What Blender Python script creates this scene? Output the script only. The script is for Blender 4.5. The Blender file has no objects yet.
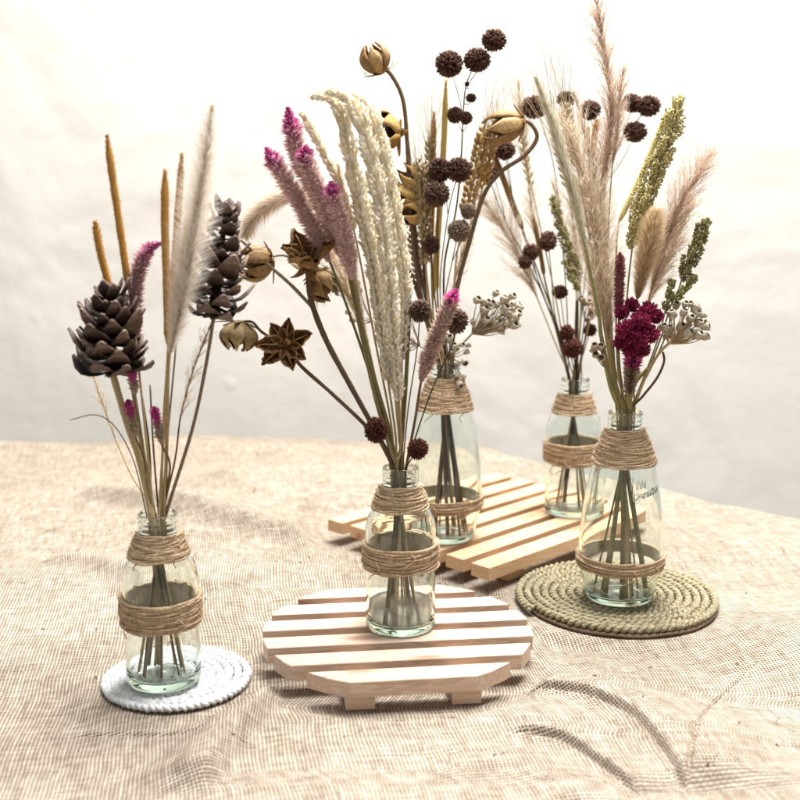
import bpy, math, random
import numpy as np
from mathutils import Vector, Matrix, Quaternion
random.seed(7)
R = random.random
U = random.uniform
S = 0.01                       # everything below is written in centimetres
sc = bpy.context.scene
COL = sc.collection

# ------------------------------------------------------------------ camera
F = 1155.0; PT = math.radians(10.7); HC = 38.5
cam = bpy.data.cameras.new('camera'); co = bpy.data.objects.new('camera', cam)
COL.objects.link(co); sc.camera = co
co.location = (0, 0, HC*S); co.rotation_euler = (math.radians(90)-PT, 0, 0)
cam.sensor_width = 36; cam.lens = F/800*36
cam.clip_start = 0.01; cam.clip_end = 50
cam.dof.use_dof = True; cam.dof.focus_distance = 0.97; cam.dof.aperture_fstop = 7.0

def ray(px, py):
    x = (px-400)/F; y = (400-py)/F
    return x, math.cos(PT)+y*math.sin(PT), -math.sin(PT)+y*math.cos(PT)
def at(px, py, Y):             # the real place, Y cm away from the camera, of something seen in the photo
    x, y, z = ray(px, py); t = Y/y
    return Vector((x*t, Y, HC+z*t))
def ground(px, py, z=0):
    x, y, d = ray(px, py); t = (z-HC)/d
    return Vector((x*t, y*t, z))

# ------------------------------------------------------------------ materials
def newmat(name):
    m = bpy.data.materials.new(name); m.use_nodes = True
    nt = m.node_tree; nt.nodes.clear()
    return m, nt
class N:
    def __init__(s, nt): s.nt = nt
    def n(s, t, **k):
        x = s.nt.nodes.new(t)
        for a, b in k.items():
            setattr(x, a, b)
        return x
    def l(s, a, b): s.nt.links.new(a, b)
    def math(s, op, a, b=None, c=None):
        x = s.n('ShaderNodeMath', operation=op)
        for i, v in enumerate((a, b, c)):
            if v is None: continue
            if isinstance(v, (int, float)): x.inputs[i].default_value = v
            else: s.l(v, x.inputs[i])
        return x.outputs[0]
    def mix(s, f, a, b, blend='MIX'):
        x = s.n('ShaderNodeMix', data_type='RGBA', blend_type=blend)
        for i, v in ((0, f), (6, a), (7, b)):
            if isinstance(v, (int, float)): x.inputs[i].default_value = v
            elif isinstance(v, (tuple, list)): x.inputs[i].default_value = (*v[:3], 1)
            else: s.l(v, x.inputs[i])
        return x.outputs[2]
    def noise(s, vec, scale, detail=3, rough=.5, dist=0):
        x = s.n('ShaderNodeTexNoise'); x.inputs['Scale'].default_value = scale
        x.inputs['Detail'].default_value = detail; x.inputs['Roughness'].default_value = rough
        x.inputs['Distortion'].default_value = dist
        if vec is not None: s.l(vec, x.inputs['Vector'])
        return x.outputs[0]
    def ramp(s, f, stops):
        x = s.n('ShaderNodeValToRGB'); e = x.color_ramp.elements
        while len(e) < len(stops): e.new(.5)
        for i, (p, c) in enumerate(stops):
            e[i].position = p; e[i].color = (*c[:3], 1) if isinstance(c, (tuple, list)) else (c, c, c, 1)
        s.l(f, x.inputs[0]); return x.outputs[0]
    def bump(s, h, strength, dist):
        x = s.n('ShaderNodeBump'); x.inputs['Strength'].default_value = strength
        x.inputs['Distance'].default_value = dist; s.l(h, x.inputs['Height']); return x.outputs[0]

def plant(name, c0, c1, var=.35, transl=.0, rough=.75, t0=None, t1=None, tlo=0., thi=1., nscale=600, spec=.2):
    """c0..c1 by random element value; optional t0..t1 blended along the part"""
    m, nt = newmat(name); g = N(nt)
    a = g.n('ShaderNodeAttribute', attribute_name='rnd').outputs['Fac']
    col = g.mix(a, c0, c1)
    if t0 is not None:
        t = g.n('ShaderNodeAttribute', attribute_name='t').outputs['Fac']
        mr = g.n('ShaderNodeMapRange', interpolation_type='SMOOTHSTEP'); g.l(t, mr.inputs[0])
        mr.inputs[1].default_value = tlo; mr.inputs[2].default_value = thi
        col = g.mix(mr.outputs[0], col, g.mix(a, t0, t1))
    tc = g.n('ShaderNodeTexCoord').outputs['Object']
    nz = g.noise(tc, nscale, 3)
    k = g.ramp(nz, [(.3, 1-var), (.7, 1.0)])
    col = g.mix(1.0, col, k, 'MULTIPLY')
    b = g.n('ShaderNodeBsdfPrincipled'); g.l(col, b.inputs['Base Color'])
    b.inputs['Roughness'].default_value = rough; b.inputs['Specular IOR Level'].default_value = spec
    g.l(g.bump(nz, .4, .0006), b.inputs['Normal'])
    out = g.n('ShaderNodeOutputMaterial')
    if transl > 0:
        tr = g.n('ShaderNodeBsdfTranslucent'); g.l(col, tr.inputs[0])
        mx = g.n('ShaderNodeMixShader'); mx.inputs[0].default_value = transl
        g.l(b.outputs[0], mx.inputs[1]); g.l(tr.outputs[0], mx.inputs[2]); g.l(mx.outputs[0], out.inputs[0])
    else: g.l(b.outputs[0], out.inputs[0])
    return m

M = {}
M['stem_brown'] = plant('brown_stem', (.16,.10,.055), (.22,.14,.08), nscale=900)
M['stem_dark'] = plant('dark_stem', (.035,.022,.015), (.06,.04,.025))
M['stem_straw'] = plant('straw_stem', (.50,.37,.18), (.62,.48,.27), nscale=500)
M['stem_olive'] = plant('olive_stem', (.20,.17,.07), (.32,.26,.12), nscale=500)
M['stem_green'] = plant('green_stem', (.27,.26,.10), (.38,.35,.16), nscale=400)
M['stem_grey'] = plant('grey_stem', (.26,.19,.12), (.36,.28,.19))
M['stem_wood'] = plant('bark_stem', (.10,.06,.035), (.17,.11,.065), nscale=700)
M['cattail'] = plant('golden_velvet', (.50,.25,.05), (.72,.40,.11), .3, .15)
M['cattail_yellow'] = plant('yellow_velvet', (.72,.52,.16), (.85,.68,.28), .2, .2)
M['cattail_pale'] = plant('pale_yellow_bristle', (.85,.75,.33), (.95,.88,.5), .1, .3)
M['cattail_brown'] = plant('brown_velvet', (.30,.17,.06), (.48,.30,.12), .3, .15)
M['fluff_white'] = plant('white_fluff', (.88,.80,.69), (.98,.95,.90), .03, .7)
M['fluff_core'] = plant('foxtail_core', (.36,.23,.13), (.52,.37,.24), .2, .1)
M['pampas'] = plant('pampas_plume', (.64,.50,.36), (.97,.87,.71), .06, .5)
M['pampas_pink'] = plant('rosy_plume', (.56,.40,.30), (.93,.78,.64), .06, .5)
M['pampas_grey'] = plant('grey_plume', (.60,.49,.38), (.94,.85,.73), .06, .5)
M['pampas_green'] = plant('silver_green_plume', (.55,.51,.36), (.90,.86,.74), .08, .5)
M['bunny'] = plant('golden_bunny_fluff', (.60,.42,.22), (.90,.76,.53), .08, .5)
M['celosia'] = plant('celosia_florets', (.74,.50,.47), (.98,.86,.81), .06, .45, t0=(.46,.06,.25), t1=(.78,.25,.5), tlo=.74, thi=.9)
M['celosia_front'] = plant('celosia_front_florets', (.58,.38,.33), (.90,.74,.66), .1, .4, t0=(.60,.06,.32), t1=(.92,.3,.6), tlo=.8, thi=.86)
M['celosia_mauve'] = plant('mauve_florets', (.52,.33,.34), (.85,.66,.64), .1, .4, t0=(.50,.08,.28), t1=(.70,.25,.45), tlo=.7, thi=1)
M['celosia_rose'] = plant('rose_spike_florets', (.30,.09,.10), (.55,.28,.26), .2, .2)
M['magenta'] = plant('magenta_crest', (.20,.01,.05), (.68,.10,.24), .3, .2)
M['bud_pink'] = plant('pink_bud', (.45,.34,.24), (.62,.50,.38), .2, .2, t0=(.50,.06,.25), t1=(.75,.2,.42), tlo=.45, thi=.6)
M['ball'] = plant('dark_brown_bristles', (.036,.016,.011), (.21,.105,.07), .3)
M['ball_red'] = plant('russet_bristles', (.055,.014,.009), (.15,.055,.033), .3)
M['ball_mid'] = plant('brown_bristles', (.08,.045,.03), (.20,.12,.085), .3)
M['ball_pale'] = plant('faded_bristles', (.20,.14,.10), (.36,.27,.20), .3)
M['pod'] = plant('brown_pod', (.24,.11,.035), (.48,.27,.10), .5, .0, .6, t0=(.10,.045,.015), t1=(.22,.11,.04), tlo=.45, thi=.55, nscale=350)
M['pod_papery'] = plant('papery_pod', (.33,.185,.07), (.64,.42,.20), .5, .05, .6, t0=(.22,.12,.05), t1=(.35,.2,.09), tlo=.45, thi=.55, nscale=350)
M['pod_gold'] = plant('golden_pod', (.42,.24,.07), (.64,.41,.15), .35, .1, .6, t0=(.05,.02,.01), t1=(.12,.05,.02), tlo=.45, thi=.55, nscale=350)
M['pod_olive'] = plant('olive_pod', (.27,.18,.08), (.42,.30,.15), .4, .0, .6, t0=(.1,.06,.03), t1=(.2,.12,.05), tlo=.45, thi=.55, nscale=350)
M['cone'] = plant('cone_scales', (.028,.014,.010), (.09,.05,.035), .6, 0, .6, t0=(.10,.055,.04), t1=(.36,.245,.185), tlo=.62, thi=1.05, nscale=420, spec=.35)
M['cream'] = plant('cream_grains', (.90,.82,.64), (.99,.97,.90), .03, .5)
M['wheat'] = plant('wheat_grains', (.42,.26,.09), (.66,.45,.20), .2, .1)
M['wheat_grey'] = plant('dull_wheat_grains', (.34,.24,.12), (.52,.40,.22), .2, .1)
M['wheat_pale'] = plant('pale_wheat_grains', (.55,.43,.24), (.75,.63,.40), .2, .15)
M['awn'] = plant('awns', (.45,.34,.19), (.65,.53,.34), .1, .2)
M['sorghum'] = plant('olive_grains', (.30,.24,.08), (.60,.52,.25), .2)
M['sorghum_gold'] = plant('gold_green_grains', (.42,.35,.12), (.78,.70,.38), .2)
M['sorghum_dark'] = plant('green_grains', (.20,.18,.07), (.42,.38,.18), .2)
M['cup'] = plant('flower_cup', (.42,.36,.27), (.68,.62,.50), .35, t0=(.05,.03,.02), t1=(.15,.10,.06), tlo=.45, thi=.55, nscale=700)
M['cup_brown'] = plant('brown_flower_cup', (.34,.25,.16), (.52,.42,.30), .25, t0=(.05,.03,.02), t1=(.12,.08,.05), tlo=.45, thi=.55, nscale=700)

def mat_glass():
    m, nt = newmat('clear_glass'); g = N(nt)
    b = g.n('ShaderNodeBsdfGlass'); b.inputs['Color'].default_value = (.975,.99,.98,1)
    b.inputs['Roughness'].default_value = 0; b.inputs['IOR'].default_value = 1.46
    tc = g.n('ShaderNodeTexCoord').outputs['Object']
    g.l(g.bump(g.noise(tc, 45, 1), .12, .002), b.inputs['Normal'])
    v = g.n('ShaderNodeVolumeAbsorption'); v.inputs[0].default_value = (.50,.82,.66,1); v.inputs[1].default_value = 11
    o = g.n('ShaderNodeOutputMaterial'); g.l(b.outputs[0], o.inputs[0]); g.l(v.outputs[0], o.inputs[1])
    return m
M['glass'] = mat_glass()
def mat_cloudy():
    m, nt = newmat('cloudy_water'); g = N(nt)
    b = g.n('ShaderNodeBsdfPrincipled'); b.inputs['Base Color'].default_value = (.80,.82,.76,1)
    b.inputs['Roughness'].default_value = .35; b.inputs['IOR'].default_value = 1.12
    b.inputs['Transmission Weight'].default_value = .82
    o = g.n('ShaderNodeOutputMaterial'); g.l(b.outputs[0], o.inputs[0]); return m
M['cloudy'] = mat_cloudy()

def mat_twine(name, c0, c1):
    m, nt = newmat(name); g = N(nt)
    uv = g.n('ShaderNodeAttribute', attribute_name='len').outputs['Fac']
    ar = g.n('ShaderNodeAttribute', attribute_name='ang').outputs['Fac']
    tc = g.n('ShaderNodeTexCoord').outputs['Object']
    tw = g.math('SINE', g.math('ADD', g.math('MULTIPLY', uv, 14.0), g.math('MULTIPLY', ar, 6.2832*2)))
    nz = g.noise(tc, 900, 4, .65)
    cb = g.n('ShaderNodeCombineXYZ'); g.l(g.math('MULTIPLY', uv, .7), cb.inputs[0]); g.l(g.math('MULTIPLY', ar, 9), cb.inputs[1])
    fib = g.noise(cb.outputs[0], 4, 3, .6)
    col = g.ramp(g.math('ADD', g.math('MULTIPLY', fib, .6), g.math('MULTIPLY', nz, .4)), [(.36, c0), (.62, c1)])
    lo = g.noise(tc, 90, 2); col = g.mix(1, col, g.ramp(lo, [(.3, .75), (.7, 1.)]), 'MULTIPLY')
    b = g.n('ShaderNodeBsdfPrincipled'); g.l(col, b.inputs['Base Color']); b.inputs['Roughness'].default_value = .85
    b.inputs['Specular IOR Level'].default_value = .15
    g.l(g.bump(g.math('ADD', g.math('MULTIPLY', tw, .5), g.math('ADD', fib, nz)), .7, .0007), b.inputs['Normal'])
    o = g.n('ShaderNodeOutputMaterial'); g.l(b.outputs[0], o.inputs[0]); return m
M['twine'] = mat_twine('jute_twine', (.42,.265,.14), (.96,.75,.52))
M['rope_white'] = mat_twine('white_cord', (.74,.76,.77), (.90,.91,.91))
M['rope_grass'] = mat_twine('seagrass_rope', (.15,.125,.07), (.62,.545,.36))

def mat_wood(name, c0, c1, knot):
    m, nt = newmat(name); g = N(nt)
    tcn = g.n('ShaderNodeTexCoord'); tc = tcn.outputs['Object']
    oi = g.n('ShaderNodeAttribute', attribute_name='rnd').outputs['Fac']
    mp = g.n('ShaderNodeMapping'); mp.inputs['Scale'].default_value = (6, 60, 60); g.l(tc, mp.inputs['Vector'])
    ad = g.n('ShaderNodeVectorMath', operation='ADD'); g.l(mp.outputs[0], ad.inputs[0])
    cb = g.n('ShaderNodeCombineXYZ'); g.l(g.math('MULTIPLY', oi, 37), cb.inputs[0]); g.l(g.math('MULTIPLY', oi, 91), cb.inputs[2])
    g.l(cb.outputs[0], ad.inputs[1])
    n1 = g.noise(ad.outputs[0], 1.4, 3, .5, 1.2)
    mp2 = g.n('ShaderNodeMapping'); mp2.inputs['Scale'].default_value = (20, 900, 900); g.l(tc, mp2.inputs['Vector'])
    n2 = g.noise(mp2.outputs[0], 1.0, 3, .6)
    rings = g.math('FRACT', g.math('MULTIPLY', n1, 7))
    col = g.mix(g.math('MULTIPLY', rings, .8), c1, c0)
    col = g.mix(g.math('MULTIPLY', n2, .3), col, c0)
    # knots
    mp3 = g.n('ShaderNodeMapping'); mp3.inputs['Scale'].default_value = (9, 26, 26); g.l(tc, mp3.inputs['Vector'])
    ad3 = g.n('ShaderNodeVectorMath', operation='ADD'); g.l(mp3.outputs[0], ad3.inputs[0]); g.l(cb.outputs[0], ad3.inputs[1])
    vo = g.n('ShaderNodeTexVoronoi'); vo.inputs['Scale'].default_value = 1.3; g.l(ad3.outputs[0], vo.inputs['Vector'])
    kn = g.ramp(vo.outputs['Distance'], [(.08, 1.), (.24, 0.)])
    col = g.mix(g.math('MULTIPLY', kn, .8), col, knot)
    b = g.n('ShaderNodeBsdfPrincipled'); g.l(col, b.inputs['Base Color']); b.inputs['Roughness'].default_value = .6
    b.inputs['Specular IOR Level'].default_value = .3
    g.l(g.bump(n2, .25, .0006), b.inputs['Normal'])
    o = g.n('ShaderNodeOutputMaterial'); g.l(b.outputs[0], o.inputs[0]); return m
M['pine_pale'] = mat_wood('pale_pine', (.50,.34,.24), (.75,.59,.47), (.32,.15,.09))
M['pine_warm'] = mat_wood('warm_pine', (.58,.35,.19), (.76,.53,.34), (.38,.17,.08))

def mat_burlap():
    m, nt = newmat('burlap'); g = N(nt)
    tc = g.n('ShaderNodeTexCoord').outputs['Object']
    wc = g.n('ShaderNodeAttribute', attribute_name='weave').outputs['Vector']
    sp = g.n('ShaderNodeSeparateXYZ')
    wn = g.n('ShaderNodeTexNoise'); wn.inputs['Scale'].default_value = 5; wn.inputs['Detail'].default_value = 3; wn.inputs['Roughness'].default_value = .42
    g.l(tc, wn.inputs['Vector'])
    vm = g.n('ShaderNodeVectorMath', operation='MULTIPLY_ADD')
    g.l(wn.outputs['Color'], vm.inputs[0]); vm.inputs[1].default_value = (.022,.022,0); 
    mp = g.n('ShaderNodeMapping'); mp.inputs['Rotation'].default_value = (0,0,math.radians(-9)); g.l(wc, mp.inputs['Vector'])
    g.l(mp.outputs[0], vm.inputs[2]); g.l(vm.outputs[0], sp.inputs[0])
    P = 1/.0027
    u = g.math('MULTIPLY', sp.outputs[0], P); v = g.math('MULTIPLY', sp.outputs[1], P)
    fu = g.math('FLOOR', u); fv = g.math('FLOOR', v)
    def thread(fr, fl, along):
        c1 = g.n('ShaderNodeCombineXYZ'); g.l(g.math('MULTIPLY', fl, 7.31), c1.inputs[0]); g.l(g.math('MULTIPLY', along, .09), c1.inputs[1])
        w = g.noise(c1.outputs[0], 1.0, 2, .7)               # slubs and shade of each thread
        d = g.math('ABSOLUTE', g.math('SUBTRACT', g.math('FRACT', fr), .5))
        wid = g.math('ADD', g.math('MULTIPLY', w, .34), .155)
        q = g.math('DIVIDE', d, wid)
        h = g.math('MAXIMUM', g.math('SUBTRACT', 1.0, g.math('MULTIPLY', q, q)), 0.0)
        return h, w
    hu, wu = thread(u, fu, v); hv, wv = thread(v, fv, u)
    ch = g.math('COSINE', g.math('MULTIPLY', g.math('ADD', fu, fv), math.pi))   # +-1 checker
    pu = g.math('MULTIPLY', hu, g.math('ADD', .72, g.math('MULTIPLY', ch, .28)))
    pv = g.math('MULTIPLY', hv, g.math('SUBTRACT', .72, g.math('MULTIPLY', ch, .28)))
    h = g.math('MAXIMUM', pu, pv)
    shade = g.math('ADD', g.math('MULTIPLY', g.math('ADD', wu, wv), .5), 0)
    col = g.ramp(shade, [(.26, (.30,.228,.165)), (.70, (.66,.575,.475))])
    col = g.mix(g.ramp(h, [(.0, 1.), (.40, 0.)]), col, (.045,.028,.017))  # gaps between threads coloured dark, painting in the shade beneath the weave
    patch = g.noise(tc, 9, 3, .6); col = g.mix(1, col, g.ramp(patch, [(.3, .86), (.7, 1.)]), 'MULTIPLY')
    b = g.n('ShaderNodeBsdfPrincipled'); g.l(col, b.inputs['Base Color']); b.inputs['Roughness'].default_value = .9
    b.inputs['Specular IOR Level'].default_value = .1
    fz = g.noise(tc, 1500, 2)
    g.l(g.bump(g.math('ADD', h, g.math('MULTIPLY', fz, .3)), .9, .0011), b.inputs['Normal'])
    o = g.n('ShaderNodeOutputMaterial'); g.l(b.outputs[0], o.inputs[0]); return m
M['burlap'] = mat_burlap()

def mat_wall():
    m, nt = newmat('white_plaster'); g = N(nt)
    tc = g.n('ShaderNodeTexCoord').outputs['Object']
    big = g.noise(tc, 2.2, 3, .5, .6)
    mid = g.noise(tc, 9, 3, .55)
    wv = g.n('ShaderNodeTexNoise'); wv.inputs['Scale'].default_value = 8; g.l(tc, wv.inputs['Vector'])
    vm = g.n('ShaderNodeVectorMath', operation='MULTIPLY_ADD'); g.l(wv.outputs['Color'], vm.inputs[0]); vm.inputs[1].default_value = (.05,.05,.05); g.l(tc, vm.inputs[2])
    vo = g.n('ShaderNodeTexVoronoi'); vo.inputs['Scale'].default_value = 8.5; g.l(vm.outputs[0], vo.inputs['Vector'])
    bl = g.ramp(vo.outputs['Distance'], [(.0, 1.), (.13, 0.)])
    sel = g.n('ShaderNodeSeparateColor'); g.l(vo.outputs['Color'], sel.inputs[0])
    bl = g.math('MULTIPLY', bl, g.math('GREATER_THAN', sel.outputs[0], .45))
    h = g.math('ADD', g.math('ADD', g.math('MULTIPLY', big, 1.5), g.math('MULTIPLY', mid, .22)), g.math('MULTIPLY', bl, .09))
    sp = g.n('ShaderNodeTexVoronoi'); sp.inputs['Scale'].default_value = 3.3; g.l(tc, sp.inputs['Vector'])
    spot = g.ramp(sp.outputs['Distance'], [(.018, 1.), (.03, 0.)])
    col = g.mix(g.math('MULTIPLY', spot, .25), (.66,.635,.59), (.28,.26,.23))
    b = g.n('ShaderNodeBsdfPrincipled'); g.l(col, b.inputs['Base Color']); b.inputs['Roughness'].default_value = .55
    g.l(g.bump(h, .7, .02), b.inputs['Normal'])
    o = g.n('ShaderNodeOutputMaterial'); g.l(b.outputs[0], o.inputs[0]); return m
M['wall'] = mat_wall()
def mat_plain(name, c, rough=.8):
    m, nt = newmat(name); g = N(nt)
    tc = g.n('ShaderNodeTexCoord').outputs['Object']; nz = g.noise(tc, 40, 4)
    col = g.mix(1, c, g.ramp(nz, [(.3, .8), (.7, 1.)]), 'MULTIPLY')
    b = g.n('ShaderNodeBsdfPrincipled'); g.l(col, b.inputs['Base Color']); b.inputs['Roughness'].default_value = rough
    o = g.n('ShaderNodeOutputMaterial'); g.l(b.outputs[0], o.inputs[0]); return m
M['floor'] = mat_plain('grey_floor', (.45,.43,.40))
M['table'] = mat_plain('table_wood', (.35,.24,.15))
M['cardboard'] = mat_plain('brown_cardboard', (.15,.095,.055))

# ------------------------------------------------------------------ mesh collector
class MB:
    def __init__(s): s.v = []; s.f = []; s.r = []; s.t = []; s.L = None; s.A = None
    def add(s, vs, fs, r=None, t=0.):
        o = len(s.v); s.v += vs; r = R() if r is None else r
        for i, f in enumerate(fs):
            s.f.append(tuple(k+o for k in f)); s.r.append(r)
            s.t.append(t[i] if isinstance(t, list) else t)
    def build(s, name, mat, parent=None, smooth=True):
        me = bpy.data.meshes.new(name)
        o = bpy.data.objects.new(name, me)
        off = Vector((0,0,0))
        if parent is not None:
            o.parent = parent; off = parent['_o'] if '_o' in parent else off
            off = Vector(ROOT[parent.name])
        ROOT[o.name] = tuple(off)
        a = np.array([tuple(p) for p in s.v], dtype=float)
        a = (a-np.array(off))*S
        me.from_pydata(a.tolist(), [], s.f)
        me.polygons.foreach_set('use_smooth', [smooth]*len(s.f))
        x = me.attributes.new('rnd', 'FLOAT', 'FACE'); x.data.foreach_set('value', s.r)
        x = me.attributes.new('t', 'FLOAT', 'FACE'); x.data.foreach_set('value', s.t)
        if s.L is not None:
            x = me.attributes.new('len', 'FLOAT', 'POINT'); x.data.foreach_set('value', s.L)
            x = me.attributes.new('ang', 'FLOAT', 'POINT'); x.data.foreach_set('value', s.A)
        me.materials.append(mat); me.update()
        COL.objects.link(o); return o
ROOT = {}
def tag(o, label=None, cat=None, group=None, kind=None):
    for k, v in (('label', label), ('category', cat), ('group', group), ('kind', kind)):
        if v: o[k] = v
    return o
def thing(name, loc, label, cat, group=None):
    o = bpy.data.objects.new(name, None); COL.objects.link(o); o.empty_display_size = .01
    o.location = Vector(loc)*S; ROOT[o.name] = tuple(loc)
    return tag(o, label, cat, group)

def frame(d):
    d = d.normalized(); a = Vector((0,0,1)) if abs(d.z) < .95 else Vector((1,0,0))
    x = d.cross(a).normalized(); return x, x.cross(d).normalized()
def catmull(P, n=8):
    P = [Vector(p) for p in P]
    if len(P) == 2: return [P[0].lerp(P[1], i/n) for i in range(n+1)]
    Q = [P[0]*2-P[1]]+P+[P[-1]*2-P[-2]]; out = []
    for i in range(1, len(Q)-2):
        a, b, c, d = Q[i-1:i+3]
        for k in range(n):
            t = k/n
            out.append(.5*((2*b)+(c-a)*t+(2*a-5*b+4*c-d)*t*t+(3*b-a-3*c+d)*t**3))
    out.append(P[-1]); return out
def resample(path, n):
    L = [0]
    for i in range(1, len(path)): L.append(L[-1]+(path[i]-path[i-1]).length)
    out = []; j = 0
    for k in range(n+1):
        s = L[-1]*k/n
        while j < len(L)-2 and L[j+1] < s: j += 1
        q = (s-L[j])/max(1e-6, L[j+1]-L[j]); out.append(path[j].lerp(path[j+1], min(1, q)))
    return out, L[-1]
def tube(mb, path, rad, sides=6, t=0., r=None, wob=0., twine=False, ph=0):
    n = len(path); o = len(mb.v); x = None; le = 0
    if twine and mb.L is None: mb.L = []; mb.A = []
    for i, p in enumerate(path):
        d = (path[min(i+1, n-1)]-path[max(i-1, 0)])
        if x is None: x, y = frame(d)
        else:
            d = d.normalized(); x = (x-d*x.dot(d)).normalized(); y = x.cross(d)
        if i: le += (p-path[i-1]).length
        q = rad(i/(n-1)) if callable(rad) else rad
        q *= 1+U(-wob, wob)
        for k in range(sides):
            a = 2*math.pi*k/sides; mb.v.append(p+x*(math.cos(a)*q)+y*(math.sin(a)*q))
            if twine: mb.L.append(le+ph); mb.A.append(k/sides)
    r = R() if r is None else r
    for i in range(n-1):
        for k in range(sides):
            a = o+i*sides+k; b = o+i*sides+(k+1) % sides
            mb.f.append((a, b, b+sides, a+sides)); mb.r.append(r); mb.t.append(t(i/(n-1)) if callable(t) else t)
    mb.f.append(tuple(o+k for k in range(sides))[::-1]); mb.r.append(r); mb.t.append(0)
    mb.f.append(tuple(o+(n-1)*sides+k for k in range(sides))); mb.r.append(r); mb.t.append(1 if not callable(t) else t(1))
def lathe(mb, prof, c=(0,0,0), seg=48, r=None, t=0., closed=False, rz=1.):
    o = len(mb.v); n = len(prof)
    for (q, z) in prof:
        for k in range(seg):
            a = 2*math.pi*k/seg; mb.v.append(Vector((c[0]+q*math.cos(a), c[1]+q*math.sin(a), c[2]+z)))
    r = R() if r is None else r
    for i in range(n-1 if not closed else n):
        for k in range(seg):
            a = o+i*seg+k; b = o+i*seg+(k+1) % seg; j = ((i+1) % n-i)*seg
            mb.f.append((a, b, b+j, a+j)); mb.r.append(r); mb.t.append(t[i] if isinstance(t, list) else t)

# ------------------------------------------------------------------ botanical builders
def along(path, s):
    n = len(path)-1; i = min(int(s*n), n-1); q = s*n-i
    return path[i].lerp(path[i+1], q), (path[min(i+1, n)]-path[i]).normalized()
def fluff(mb, path, prof, n, width, lean=.6, leaf=False, jitter=.25, curl=0., tdir=None, seed_t=True):
    """hairs or florets that spring from a curve; path[0] is the tip; prof(s) = hair length"""
    path, L = resample(path, 40)
    for i in range(n):
        s = R() if seed_t else i/n
        p, d = along(path, s); d = -d                      # towards the tip
        x, y = frame(d); a = U(0, 2*math.pi)
        rad = x*math.cos(a)+y*math.sin(a)
        l = prof(s)*U(.65, 1.15)
        dr = (rad+d*(lean+U(-jitter, jitter))).normalized()
        side = dr.cross(Vector((U(-1,1), U(-1,1), U(-1,1)))).normalized()
        w = width*U(.7, 1.2); e = p+dr*l+Vector((0,0,-curl*l))
        if leaf:
            m_ = p+dr*l*.55; up = d*(.12*l)
            mb.add([p-side*w*.3, p+side*w*.3, m_+side*w+up, e, m_-side*w+up], [(0,1,2,4), (4,2,3)], t=1-s)
        else:
            m_ = p+dr*l*.5+d*(.1*l)
            mb.add([p-side*w*.5, p+side*w*.5, m_+side*w*.4, m_-side*w*.4, e], [(0,1,2,3), (3,2,4)], t=1-s)
ICO = None
def grain(mb, c, d, l, w, r=None, t=0.):
    """teardrop seed pointing along d"""
    x, y = frame(d); d = d.normalized(); vs = [c-d*l*.5]
    for (h, q) in ((-.25, .8), (.1, 1.), (.38, .5)):
        for k in range(5):
            a = 2*math.pi*k/5; vs.append(c+d*(l*h)+(x*math.cos(a)+y*math.sin(a))*(w*q*.5))
    vs.append(c+d*l*.55); fs = []
    for k in range(5):
        j = (k+1) % 5; fs.append((0, 1+j, 1+k))
        fs.append((1+k, 1+j, 6+j, 6+k)); fs.append((6+k, 6+j, 11+j, 11+k)); fs.append((11+k, 11+j, 16))
    mb.add(vs, fs, r, t)
def grains(mb, path, prof, n, l, w, lean=.8, rows=0, jitter=.2, taper=True, core=0.):
    path, L = resample(path, 40)
    for i in range(n):
        s = (i+.5)/n if rows else R()
        p, d = along(path, s); d = -d; x, y = frame(d)
        a = (i % rows)*2*math.pi/rows+.25*math.sin(i*.7) if rows else U(0, 2*math.pi)
        rad = x*math.cos(a)+y*math.sin(a)
        dr = (rad+d*(lean*2+U(-jitter, jitter))+Vector((U(-1,1), U(-1,1), U(-1,1)))*jitter).normalized()
        q = prof(s)*(1 if rows else U(.25, 1)**.6)
        k = U(.8, 1.15)*(min(1., .55+s*4) if taper else 1)
        grain(mb, p+rad*q+dr*l*.2, dr, l*k, w*k, t=1-s)
def spike(d, e=.5):             # profile that swells and closes
    return lambda s: d*(math.sin(math.pi*min(1, max(0, s*.93+.05)))**e)
def taper(d, s0=.15, s1=.1):
    return lambda s: d*min(1, .12+s/s0*.88)*min(1, .3+(1-s)/s1*.7)

def solid(mb, G, th, r=None, tin=0., tout=1.):
    """closed slab from a grid of points"""
    nu = len(G); nv = len(G[0]); A = []; B = []
    for i in range(nu):
        for j in range(nv):
            du = G[min(i+1, nu-1)][j]-G[max(i-1, 0)][j]; dv = G[i][min(j+1, nv-1)]-G[i][max(j-1, 0)]
            n = du.cross(dv); n = n.normalized() if n.length > 1e-9 else Vector((0,0,1))
            k = th(i/(nu-1), j/(nv-1)) if callable(th) else th
            A.append(G[i][j]+n*k*.5); B.append(G[i][j]-n*k*.5)
    m = len(A); fs = []; ts = []
    for i in range(nu-1):
        tt = (i+.5)/(nu-1)
        for j in range(nv-1):
            a = i*nv+j
            fs.append((a, a+nv, a+nv+1, a+1)); ts.append(tin if not callable(tin) else tin(tt))
            fs.append((m+a, m+a+1, m+a+nv+1, m+a+nv)); ts.append(tout if not callable(tout) else tout(tt))
    rim = [(i, 0) for i in range(nu)]+[(nu-1, j) for j in range(1, nv)]+[(i, nv-1) for i in range(nu-2, -1, -1)]+[(0, j) for j in range(nv-2, 0, -1)]
    for k in range(len(rim)):
        a = rim[k][0]*nv+rim[k][1]; b = rim[(k+1) % len(rim)]; b = b[0]*nv+b[1]
        fs.append((a, m+a, m+b, b)); tt = rim[k][0]/(nu-1); ts.append(tin if not callable(tin) else tin(tt))
    mb.add(A+B, fs, r, ts)
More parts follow.
